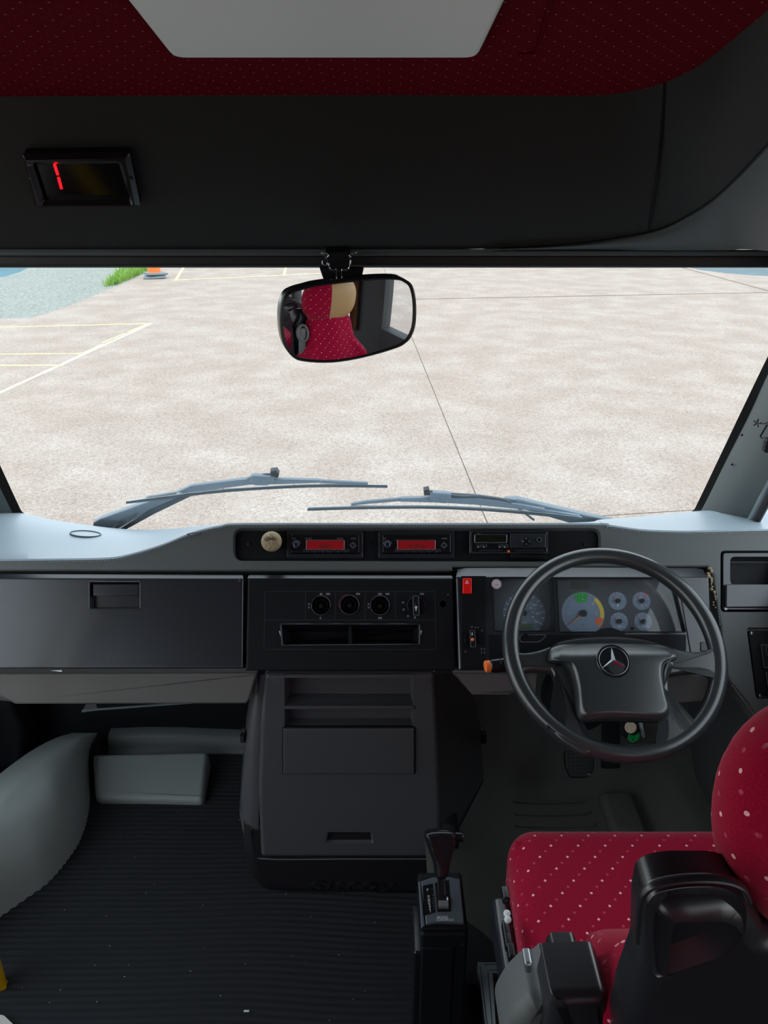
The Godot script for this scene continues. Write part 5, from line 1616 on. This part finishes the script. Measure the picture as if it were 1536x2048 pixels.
func footwells() -> void:
	# ribbed mat in the passenger's well
	var rows := []
	var n := 86 * 6
	var cols := 22
	for i in n:
		var t := float(i) / 6.0
		var z := -1.92 + t * 0.0162
		var r := PackedVector3Array()
		for j in cols:
			var x := lerpf(-1.11, 0.13, float(j) / (cols - 1))
			var wob := 0.007 * sin(x * 9.0 + z * 4.0) * smoothstep(-0.75, -0.2, x) + 0.004 * sin(x * 4.0)
			r.append(Vector3(x, 0.008 + 0.0042 * (0.5 + 0.5 * cos(t * TAU)) , z + wob))
		rows.append(r)
	var mt := thing("floor_mat", "black ribbed carpet mat covering the passenger's footwell", "floor mat", Transform3D(Basis(), Vector3(-0.5, 0, -1.3)))
	wpart(mt, "pile", Geo.new().sheet(rows), M["carpet"], 80)
	var lint := Geo.new()
	var rng := RandomNumberGenerator.new()
	rng.seed = 4
	for k in 46: lint.sph(Vector3(rng.randf_range(-0.8, 0.05), 0.0125, rng.randf_range(-1.75, -1.03)), Vector3(rng.randf_range(0.0006, 0.0016), 0.0006, 0.0008), 6)
	lint.rbox(at_y(493, 2022, 0.014), Vector3(0.012, 0.002, 0.004), 0.0008, 1, Transform3D())
	tag(wpart(mt, "lint", lint, M["print white"]), "", "", "", "stuff")
	var se := PackedVector2Array()
	for p in [[-60, 2015], [8, 2031], [27, 2049], [20, 2120], [-90, 2120]]: se.append(Vector2(at_y(p[0], p[1], 0.02).x, at_y(p[0], p[1], 0.02).z))
	struct("trim_4", "pale edge of the door step at the mat's corner", "trim", plan(se, 0.0, 0.02), M["cream wall"])
	# padded step and toe ledge
	var sf := facing(at_z(300, 1590, -1.71), 79.0)
	var s := thing("foot_step", "grey vinyl padded foot rest on the ribbed mat under the glovebox", "foot rest", moved_to(sf, 300, 1600))
	part(s, "pad", Geo.new().slab(rounded(outline(s.transform, [[190, 1598], [407, 1603], [418, 1503], [184, 1508]]), 0.018), -0.06, 0.004, 0.016), M["vinyl floor"], 60)
	var lg := []
	for q in [[0.0, -1.885], [0.008, -1.905], [0.03, -1.918], [0.055, -1.924], [0.066, -1.936], [0.068, -1.96]]:
		var r := PackedVector3Array()
		for j in 9: r.append(Vector3(lerpf(-0.86, 0.0, j / 8.0), q[0] + 0.006 * sin(j * 1.1), q[1]))
		lg.append(r)
	struct("trim_5", "grey vinyl ledge at the foot of the front bulkhead", "trim", Geo.new().sheet(lg), M["vinyl dark"], 60)
	# wheel arch
	var base := PackedVector3Array()
	for p in [[-330, 2060], [-140, 1940], [-60, 1888], [0, 1842], [55, 1803], [100, 1770], [140, 1722], [165, 1680], [180, 1622], [179, 1560], [174, 1500]]: base.append(at_y(p[0], p[1], 0.0))
	var crest := PackedVector3Array()
	for p in [[-330, 1850, 0.2], [-170, 1740, 0.2], [-90, 1690, 0.19], [0, 1604, 0.18], [20, 1580, 0.175], [44, 1556, 0.17], [76, 1530, 0.165], [104, 1509, 0.16], [138, 1488, 0.15], [168, 1474, 0.14], [196, 1466, 0.12]]: crest.append(at_y(p[0], p[1], p[2]))
	base = curve(base, 4)
	crest = curve(crest, 4)
	var arch := []
	for k in 9:
		var t := k / 8.0
		var r := PackedVector3Array()
		for i in base.size(): r.append(base[i].lerp(crest[i], t) + Vector3(0.015, 0.085, 0.03) * sin(pow(t, 0.75) * PI) * (1.0 - smoothstep(0.6, 1.0, i / float(base.size() - 1))))
		arch.append(r)
	var tail := PackedVector3Array()
	for p in crest: tail.append(p + Vector3(-0.10, -0.04, -0.05))
	arch.append(tail)
	var wa := thing("wheel_arch", "rounded grey vinyl wheel arch bulging into the passenger's footwell", "wheel arch", Transform3D(Basis(), Vector3(-0.95, 0, -1.5)))
	wpart(wa, "cover", Geo.new().sheet(arch), M["vinyl floor"], 70)
	var dp := thing("door_post", "black post at the hinge side of the passenger door", "post", Transform3D(Basis(), at_z(0, 1560, -1.83)))
	var pf := facing(at_z(0, 1480, -1.83), 0.0)
	var po := outline(pf, [[-300, 1560], [-10, 1562], [30, 1560], [46, 1543], [47, 1470], [22, 1408], [4, 1396], [-40, 1360], [-300, 1330]])
	wpart(dp, "post", Geo.new().slab(rounded(po, 0.02), -0.08, 0.0, 0.02).moved(pf), M["matt black"], 60)
	wpart(dp, "hinge_foot", Geo.new().slab(rounded(outline(pf, [[-80, 1640], [2, 1640], [26, 1584], [-80, 1580]], 0.1), 0.006), 0.02, 0.1, 0.006).moved(pf), M["gloss black"])
	wpart(dp, "bolt", Geo.new().sph(world_hit(pf, 24, 1558, 0.002), Vector3(0.008, 0.006, 0.006), 12), M["gloss black"])
	# driver's mat with its moulded ridges
	var m := thing("driver_mat", "olive grey moulded mat with ridges in the driver's footwell", "floor mat", Transform3D(Basis(), Vector3(0.5, 0, -1.5)))
	var sheet := []
	for i in 31:
		var z := lerpf(-1.2, -1.96, i / 30.0)
		var r := PackedVector3Array()
		for j in 31:
			var x := lerpf(0.10, 0.90, j / 30.0)
			var y := 0.012
			y += 0.16 * smoothstep(0.30, 0.10, x + (z + 1.55) * -0.12)      # rises towards the engine cover
			y += 0.32 * pow(smoothstep(-1.70, -2.0, z), 1.3)
			y += 0.05 * smoothstep(0.72, 0.86, x)
			r.append(Vector3(x, y, z))
		sheet.append(r)
	wpart(m, "mat", Geo.new().sheet(sheet), M["driver mat"], 60)
	for p in [[1018, 1160, 1535], [1019, 1172, 1558], [1021, 1160, 1581], [1027, 1168, 1604], [1030, 1178, 1628], [1033, 1190, 1652]]:
		var y0 := 0.015
		wpart(m, "ridge", Geo.new().tube(curve(PackedVector3Array([at_y(p[0], p[2] - 4, y0), at_y(p[0] + 8, p[2], y0), at_y((p[0] + p[1]) / 2.0, p[2] + 2, y0), at_y(p[1] - 6, p[2] - 1, y0), at_y(p[1], p[2] - 6, y0)]), 4), 0.0028, 6), M["driver mat"])
	wpart(m, "heel_block", Geo.new().rbox(at_y(1245, 1630, 0.02) + Vector3(0, -0.012, 0), Vector3(0.10, 0.06, 0.16), 0.02, 3), M["driver mat"])
	var pl := facing(at_z(1160, 1530, -1.62), 42.0, 4.0)
	var b := thing("brake_pedal", "black brake pedal with a studded rubber pad below the steering wheel", "pedal", moved_to(pl, 1160, 1545))
	part(b, "pad", Geo.new().slab(rounded(outline(b.transform, [[1141, 1556], [1177, 1556], [1189, 1538], [1187, 1502], [1129, 1500], [1131, 1530]]), 0.01), -0.012, 0.002, 0.004, true), M["rubber"])
	var studs := Geo.new()
	for i in 6:
		for j in 6:
			studs.rbox(hit(b.transform, 1138 + i * 8.5, 1508 + j * 7.6, 0.002), Vector3(0.005, 0.004, 0.003), 0.0012, 1)
	part(b, "studs", studs, M["rubber"]).set_meta("kind", "stuff")
	part(b, "arm", Geo.new().tube(PackedVector3Array([hit(b.transform, 1155, 1528, -0.012), hit(b.transform, 1150, 1440, -0.1), hit(b.transform, 1152, 1380, -0.12)]), 0.011, 10), M["matt black"])
	part(b, "worn_edge", Geo.new().rbox(hit(b.transform, 1178, 1549, 0.003), Vector3(0.008, 0.003, 0.002), 0.0008, 1), M["steel"])
	var ac := thing("accelerator_pedal", "black accelerator pedal just behind the wheel's lower rim", "pedal", moved_to(pl, 1222, 1536, -0.02))
	part(ac, "pad", Geo.new().slab(rounded(outline(ac.transform, [[1204, 1537], [1242, 1537], [1240, 1440], [1206, 1440]]), 0.008), -0.01, 0.0, 0.003, true), M["matt black"])


func selector() -> void:
	var a := at_z(841, 1866, -1.03)
	var b := at_z(937, 1866, -1.03)
	var s := thing("gear_selector", "black automatic gear selector on a tall box between the console and the driver's seat", "gear lever", Transform3D(Basis(), Vector3((a.x + b.x) / 2, 0, -1.10)))
	var top := a.y
	var cx := (a.x + b.x) / 2
	var wd := b.x - a.x
	wpart(s, "box", Geo.new().rbox(Vector3(cx, top / 2, -1.10), Vector3(wd, top, 0.145), 0.007, 3), M["matt black"])
	wpart(s, "flange", Geo.new().rbox(Vector3(cx - 0.008, 0.13, -1.085), Vector3(wd + 0.008, 0.30, 0.11), 0.005, 2), M["gloss black"])
	wpart(s, "front_panel", Geo.new().rbox(Vector3(cx - 0.012, 0.19, -1.028), Vector3(wd * 0.68, 0.22, 0.008), 0.003, 2), M["matt black"])
	for p in [[926, 1887], [924, 1956]]:
		wpart(s, "screw", Geo.new().sph(at_z(p[0], p[1], -1.029), Vector3(0.0035, 0.0035, 0.002), 12), M["steel"])
	var sf := facing(at_z(888, 1852, -1.035), 58.0)
	var f := Transform3D(sf.basis, sf.origin)
	var inv := s.global_transform.affine_inverse()
	var housing := Geo.new().slab(rounded(outline(f, [[842, 1860], [937, 1860], [924, 1758], [899, 1750], [866, 1751], [838, 1760]]), 0.004), -0.05, -0.004, 0.004)
	wpart(s, "housing", housing.moved(f), M["matt black"])
	var plate := Geo.new().slab(rounded(outline(f, [[852, 1851], [874, 1847], [929, 1849], [920, 1759], [898, 1754], [866, 1755], [842, 1763]]), 0.002), -0.01, 0.004, 0.003)
	wpart(s, "face_plate", plate.moved(f), M["wiper dark"])
	wpart(s, "left_bevel", Geo.new().slab(outline(f, [[843, 1857], [850, 1852], [841, 1763], [837, 1763]]), -0.012, 0.002, 0.002).moved(f), M["wiper dark"])
	wpart(s, "indicator_strip", Geo.new().slab(outline(f, [[849, 1831], [871, 1825], [865, 1767], [845, 1772]], 0.004), 0.002, 0.0048).moved(f), M["deep black"])
	var lt := lettering(s, "lettering", [], M["print white"]) if false else null
	var L := []
	for q in [["P", 855, 1780], ["R", 857, 1793], ["N", 857.6, 1799.5], ["D", 858.2, 1805], ["3", 859, 1811], ["2", 859.6, 1816.5], ["1", 860.5, 1822]]:
		var o := hit(f, q[1], q[2], 0.005)
		L.append([q[0], o.x, o.y, 0.0048, 0.0, 0.005])
	for q in [["MORSE", 885, 1834.5], ["CONTROLS", 890, 1839.5]]:
		var o := hit(f, q[1], q[2], 0.0045)
		L.append([q[0], o.x, o.y, 0.0042, 0.0, 0.0045])
	lt = lettering(s, "lettering", L, M["print white"], true)
	lt.transform = inv * f
	var dots := Geo.new()
	for q in [[865, 1778], [866, 1790], [866.5, 1796], [867, 1802], [867.5, 1807], [868, 1812], [868.5, 1818]]:
		dots.rbox(hit(f, q[0], q[1], 0.005), Vector3(0.004, 0.002, 0.0008), 0.0003, 1)
	wpart(s, "position_mark", dots.moved(f), M["line grey"])
	wpart(s, "gate_slot", Geo.new().slab(outline(f, [[875, 1824], [902, 1823], [897, 1760], [870, 1766]], 0.004), 0.001, 0.0052).moved(f), M["deep black"])
	var d0 := f * hit(f, 876, 1806, 0.001)
	var d1 := f * hit(f, 896, 1806, 0.001)
	wpart(s, "drum", Geo.new().tube(PackedVector3Array([d0, d1]), 0.012, 20), M["aluminium"])
	# lever
	var kf := facing(at_z(885, 1700, -1.085), 32.0)
	var lever := wpart(s, "lever", Geo.new().slab(outline(kf, [[876, 1800], [893, 1800], [890, 1745], [874, 1745]]), -0.006, 0.004, 0.002, true).moved(kf), M["matt black"])
	wpart(lever, "lever_edge", Geo.new().tube(PackedVector3Array([kf * hit(kf, 876, 1754, 0.004), kf * hit(kf, 876, 1783, 0.004)]), 0.0009, 6), M["steel"])
	wpart(lever, "lever_edge", Geo.new().tube(PackedVector3Array([kf * hit(kf, 888, 1757, 0.004), kf * hit(kf, 891, 1790, 0.004)]), 0.0009, 6), M["steel"])
	var ko := curve2(outline(kf, [[848, 1668], [855, 1660], [880, 1657], [905, 1659], [912, 1668], [910, 1690], [901, 1724], [895, 1752], [872, 1754], [866, 1724], [854, 1690]]), 4)
	var rings := []
	for k in 13:
		var t := -1.0 + k / 6.0
		rings.append(Geo.lift(Geo.inset(ko, 0.010 * (1 - sqrt(maxf(0, 1 - t * t * 0.98)))), 0.021 * t))
	wpart(s, "knob", Geo.new().loft(rings, true, true, true).moved(kf), M["gloss black"], 60)
	wpart(s, "release_button", Geo.new().tube(PackedVector3Array([kf * hit(kf, 908, 1674, 0), kf * hit(kf, 922, 1674, 0), kf * hit(kf, 926, 1674, 0)]), [0.0095, 0.0095, 0.008], 18), M["gloss black"])


func seat() -> void:
	var s := thing("driver_chair", "driver's seat in red velvet with pale dots and a black plastic back shell", "seat", Transform3D(Basis(), Vector3(0.47, 0, -0.85)))
	# cushion
	var g := Geo.new()
	g.rbox(Vector3(0.476, 0.435, -0.86), Vector3(0.50, 0.15, 0.53), 0.055, 6)
	for i in g.v.size():
		var p := g.v[i]
		if p.y > 0.44:
			p.y += 0.018 * smoothstep(-0.9, -1.12, p.z) - 0.012 * cos(clampf((p.x - 0.476) / 0.25, -1, 1) * PI / 2)
		p.x += (p.z + 0.86) * 0.03 * (1 if p.x > 0.476 else -1)
		g.v[i] = p
	var cu := wpart(s, "cushion", g, M["velvet"], 70)
	for k in 3:
		var fold := PackedVector3Array()
		for j in 9:
			var x := lerpf([0.245, 0.30, 0.48][k], [0.42, 0.52, 0.66][k], j / 8.0)
			fold.append(Vector3(x, 0.508 - 0.0125 * cos((x - 0.476) / 0.25 * PI / 2) + 0.004 + [0.004, 0.003, 0.0015][k], [-1.078, -1.055, -1.04][k] + 0.006 * sin(j * 0.8 + k)))
		wpart(cu, "crease", Geo.new().tube(fold, 0.003, 6, true, false, 0.5), M["velvet"])
	wpart(s, "pedestal", Geo.new().rbox(Vector3(0.48, 0.18, -0.84), Vector3(0.34, 0.36, 0.40), 0.03, 3), M["matt black"])
	# backrest cushion, cut in level slices
	var rings := []
	for k in 17:
		var t := k / 16.0
		var y := lerpf(0.44, 1.06, t)
		var zc := -0.655 + (y - 0.48) * 0.25
		var wl := lerpf(0.225, 0.318, smoothstep(0.76, 0.90, y))
		var wr := lerpf(0.725, 0.635, smoothstep(0.76, 0.90, y))
		var shrink := 1.0 - 0.5 * pow(t, 14.0) - 0.25 * pow(1 - t, 10.0)
		var mid := (wl + wr) / 2
		var half := (wr - wl) / 2 * shrink
		var ring := PackedVector3Array()
		for j in 25:
			var u := -1.0 + j / 12.0
			var bump := 0.075 * exp(-pow((absf(u) - 0.84) / 0.14, 2.0)) * smoothstep(0.90, 0.72, y) + 0.025 * exp(-pow(u / 0.5, 2.0))
			var end := sqrt(maxf(0.0, 1.0 - pow(absf(u), 7.0)))
			ring.append(Vector3(mid + u * half, y, zc - (0.065 * end + bump * end) * shrink))
		for j in 25:
			var u := 1.0 - j / 12.0
			var end := sqrt(maxf(0.0, 1.0 - pow(absf(u), 7.0)))
			ring.append(Vector3(mid + u * half, y, zc + 0.03 * end))
		ring.reverse()
		rings.append(ring)
	wpart(s, "backrest", Geo.new().loft(rings, true, true, true), M["velvet"], 70)
	# shell and belt housing behind it
	var sb := facing(Vector3(0.3, 1.0, -0.485), -9.0)
	var shell_o := rounded(outline(sb, [[1195, 2170], [1219, 2047], [1238, 1954], [1266, 1876], [1268, 1790], [1276, 1744], [1296, 1729], [1335, 1721], [1432, 1721], [1468, 1734], [1490, 1760], [1502, 1796], [1560, 1806], [1900, 1860], [1900, 2170]], -0.045), 0.012, 4)
	var cup := rounded(outline(sb, [[1312, 1960], [1292, 1870], [1294, 1812], [1312, 1788], [1370, 1776], [1440, 1776], [1478, 1792], [1492, 1822], [1486, 1880], [1440, 1920], [1372, 1940]]), 0.02, 4)
	wpart(s, "back_shell", Geo.new().panel(shell_o, [[cup, -0.014, 0.022]], -0.055, 0.0, 0.02).moved(sb), M["seat shell"], 60)
	var lip := PackedVector3Array()
	for p in [[1274, 1880], [1280, 1812], [1290, 1782], [1318, 1766], [1376, 1757], [1440, 1758], [1482, 1772], [1498, 1800]]: lip.append(world_hit(sb, p[0], p[1], 0.001))
	wpart(s, "housing_ridge", Geo.new().tube(curve(lip), 0.0045, 10, true, false, 0.6), M["seat shell"])
	# belt guide on the front of that housing
	var bg := facing(Vector3(0.295, 0.95, -0.575), 20.0, 180.0)
	var oval := circle(Vector2(0, 0), 0.034, 32)
	for i in oval.size(): oval[i] = Vector2(oval[i].x, oval[i].y * 1.5)
	wpart(s, "belt_guide", Geo.new().frame(oval, Geo.inset(oval, 0.014), -0.02, 0.012, 0.005).moved(bg), M["panel grey"])
	wpart(s, "belt_slot", Geo.new().slab(Geo.inset(oval, 0.012), -0.02, 0.004).moved(bg), M["deep black"])
	wpart(s, "belt_post", Geo.new().rbox(Vector3(0.29, 0.88, -0.575), Vector3(0.04, 0.2, 0.03), 0.02, 3, Transform3D()), M["panel grey"])
	# head restraint with its slip-on cover
	var hc := Vector3(0.475, 1.11, -0.54)
	var hb := Basis(Vector3.RIGHT, deg_to_rad(-8))
	var hr := Geo.new()
	var cover := Geo.new()
	for pass_ in 2:
		var rg := []
		for i in 25:
			var b := -PI / 2 + PI * i / 24
			var ring := PackedVector3Array()
			for k in 40:
				var a := TAU * k / 40
				var u := Vector3(sp(cos(b), 0.75) * sp(cos(a), 0.8), sp(sin(b), 0.85), sp(cos(b), 0.75) * sp(sin(a), 0.8))
				if pass_ == 1:
					u = u * Vector3(0.84, 1.03, 1.05) + Vector3(0.19, 0, 0)
					u.z = minf(u.z, 0.25)
				ring.append(hc + hb * (u * Vector3(0.168, 0.125, 0.078)))
			rg.append(ring)
		(hr if pass_ == 0 else cover).loft(rg)
	wpart(s, "headrest", hr, M["velvet"], 70)
	wpart(s, "headrest_cover", cover, M["beige cover"], 70)
	for x in [0.42, 0.53]: wpart(s, "headrest_post", Geo.new().tube(PackedVector3Array([Vector3(x, 0.98, -0.52), Vector3(x, 1.10, -0.53)]), 0.007, 10), M["matt black"])
	# folded armrest and its hinge cover
	var af := facing(at_z(1130, 1960, -0.57), 2.0)
	wpart(s, "armrest", Geo.new().slab(rounded(outline(af, [[1040, 2170], [1057, 2048], [1074, 1985], [1077, 1950], [1086, 1917], [1080, 1901], [1184, 1897], [1197, 1920], [1208, 1975], [1212, 2048], [1216, 2170]], -0.06), 0.006), -0.07, 0.0, 0.014).moved(af), M["seat shell"], 60)
	wpart(s, "armrest_hinge", Geo.new().slab(rounded(outline(af, [[1093, 1905], [1093, 1884], [1102, 1871], [1143, 1870], [1151, 1878], [1159, 1903]], -0.125), 0.004), -0.13, -0.075, 0.008).moved(af), M["seat shell"], 60)
	wpart(s, "armrest_side", Geo.new().slab(rounded(outline(af, [[1090, 2170], [1012, 2170], [1002, 2048], [992, 2008], [992, 1985], [1014, 1946], [1046, 1914], [1066, 1914], [1084, 1898], [1096, 1906]], -0.09), 0.01), -0.10, -0.03, 0.018).moved(af), M["vinyl dark"], 60)
	wpart(s, "armrest_peg", Geo.new().slab(boxed(af, 1047, 1912, 1062, 1933, 0.003, -0.03), -0.04, -0.02, 0.004).moved(af), M["aluminium"])
	wpart(s, "chrome_edge", Geo.new().tube(PackedVector3Array([world_hit(af, 1207, 1992, -0.02), world_hit(af, 1203, 2030, -0.02), world_hit(af, 1196, 2090, -0.02)]), 0.0016, 6), M["steel"])
	# control strip on the side of the cushion
	var cs := Geo.new().rbox(Vector3(0.213, 0.405, -0.915), Vector3(0.03, 0.075, 0.215), 0.010, 3)
	var ctl := wpart(s, "control_strip", cs, M["panel black"])
	for p in [[1014, 1827], [1015.5, 1839]]:
		wpart(ctl, "button", Geo.new().sph(at_x(p[0], p[1], 0.202), Vector3(0.006, 0.006, 0.006), 14), M["print white"])
	for p in [[1011, 1790], [1012, 1860], [1016, 1884], [1022, 1905]]:
		wpart(ctl, "rocker", Geo.new().rbox(at_x(p[0], p[1], 0.203), Vector3(0.012, 0.016, 0.026), 0.003), M["gloss black"])
	# floor platform below the seat, edged in aluminium
	var e := thing("platform_edging", "aluminium edging mitred round the corner of the seat platform", "edging", Transform3D(Basis(), at_y(955, 1925, 0.03)))
	var y := 0.035
	for q in [[[955, 1924], [985, 1946], [992, 2060], [990, 2120], [980, 2120], [972, 2060]], [[955, 1924], [1090, 1926], [1095, 1949], [985, 1946]]]:
		var poly := PackedVector2Array()
		for p in q: poly.append(Vector2(at_y(p[0], p[1], y).x, at_y(p[0], p[1], y).z))
		wpart(e, "strip", plan(poly, 0.004, y), M["aluminium"])
	for q in [[960, 1931, 978, 2080], [976, 1942, 987, 2080], [968, 1929, 1090, 1931], [980, 1940, 1090, 1943]]:
		wpart(e, "groove", Geo.new().tube(PackedVector3Array([at_y(q[0], q[1], y), at_y(q[2], q[3], y)]), 0.0012, 6), M["wiper dark"])
	struct("floor_001", "dark brown platform floor under the driver's seat", "floor", Geo.new().rbox(Vector3(0.55, 0.008, -0.7), Vector3(0.66, 0.014, 1.0), 0.004, 1), mat("platform", Color(0.16, 0.13, 0.11), 0.8))
	var blackside := PackedVector2Array()
	for p in [[936, 1870], [953, 1922], [972, 2060], [980, 2120], [930, 2120], [930, 1900]]: blackside.append(Vector2(at_y(p[0], p[1], 0.02).x, at_y(p[0], p[1], 0.02).z))
	# second seat behind, seen only in the mirror
	var b := thing("passenger_chair", "red velvet passenger seat behind the driver, seen in the mirror", "seat", Transform3D(Basis(), Vector3(-0.1, 0, 0.75)))
	for x in [0.32]:
		wpart(b, "cushion", Geo.new().rbox(Vector3(x, 0.42, 0.62), Vector3(0.80, 0.14, 0.46), 0.05, 4), M["velvet"])
		wpart(b, "backrest", Geo.new().rbox(Vector3(x, 0.85, 0.88), Vector3(0.80, 0.95, 0.14), 0.06, 4), M["velvet"])
		wpart(b, "frame", Geo.new().rbox(Vector3(x, 0.18, 0.65), Vector3(0.6, 0.34, 0.3), 0.02, 2), M["matt black"])

func sp(x: float, e: float) -> float: return signf(x) * pow(absf(x), e)


func mirror() -> void:
	var n := Vector3(0.310, -0.094, 0.946).normalized()
	var x := Vector3.UP.cross(n).normalized()
	var fr := Transform3D(Basis(x, n.cross(x), n), at_z(697, 640, -1.555))
	var m := thing("rear_view_mirror", "large rounded rear-view mirror with a black rim hanging from the windscreen's top edge", "mirror", fr)
	var po := curve2(outline(fr, [[571, 588], [588, 578], [609, 572], [640, 565], [727, 555], [790, 553], [813, 560], [826, 574], [832, 606], [831, 647], [823, 672], [811, 686], [790, 697], [727, 715], [665, 725], [609, 723], [584, 713], [566, 686], [560, 647], [562, 610]]), 4)
	var inner := Geo.inset(Geo.ccw(po), 0.0062)
	var c := Vector2()
	for p in inner: c += p / inner.size()
	part(m, "housing", Geo.new().slab(po, -0.028, -0.004, 0.006, true), M["gloss black"], 60)
	part(m, "rim", Geo.new().frame(po, inner, -0.01, 0.004, 0.0028), M["rubber"])
	# gently convex glass
	var R := 2.0
	var pos := PackedVector3Array()
	var nor := PackedVector3Array()
	var rings := []
	for k in 9:
		var r := PackedVector3Array()
		for p in inner:
			var q := c + (p - c) * (1.0 - k / 8.0)
			r.append(Vector3(q.x, q.y, 0.0034 - (q - c).length_squared() / (2 * R)))
		rings.append(r)
	var g := Geo.new().loft(rings)
	for i in range(0, g.v.size(), 3):
		for j in [0, 2, 1]:
			var p := g.v[i + j]
			pos.append(p)
			nor.append(Vector3((p.x - c.x) / R, (p.y - c.y) / R, 1).normalized())
	var arrays := []
	arrays.resize(Mesh.ARRAY_MAX)
	arrays[Mesh.ARRAY_VERTEX] = pos
	arrays[Mesh.ARRAY_NORMAL] = nor
	var am := ArrayMesh.new()
	am.add_surface_from_arrays(Mesh.PRIMITIVE_TRIANGLES, arrays)
	put(m, "mirror_glass", am, M["mirror"])
	# hanger
	var hz := -1.60
	var hf := facing(at_z(680, 530, hz), -10.0)
	wpart(m, "hanger_plate", Geo.new().slab(rounded(outline(hf, [[652, 575], [720, 570], [728, 536], [638, 534]]), 0.004), -0.01, 0.0, 0.003, true).moved(hf), M["matt black"])
	wpart(m, "mount_block", Geo.new().slab(rounded(outline(hf, [[658, 540], [697, 540], [702, 500], [650, 500]]), 0.004), -0.03, 0.012, 0.004, true).moved(hf), M["matt black"])
	for w in [[[658, 526], [658.5, 533], [662, 538], [667, 539], [672, 538], [673, 548], [673.5, 560]], [[701, 520], [700, 530], [697, 537], [692, 539], [684, 539], [683.5, 548], [683, 558]], [[642, 504], [647, 507], [654, 507], [657, 511], [654, 514], [650, 514]], [[713, 503], [708, 507], [702, 508], [699, 512], [703, 514]], [[645, 521], [645, 527], [649, 530], [654, 529], [655, 525]]]:
		var p := PackedVector3Array()
		for q in w: p.append(world_hit(hf, q[0], q[1], 0.014))
		wpart(m, "wire_clip", Geo.new().tube(curve(p, 4), 0.0013, 8), M["chrome"])
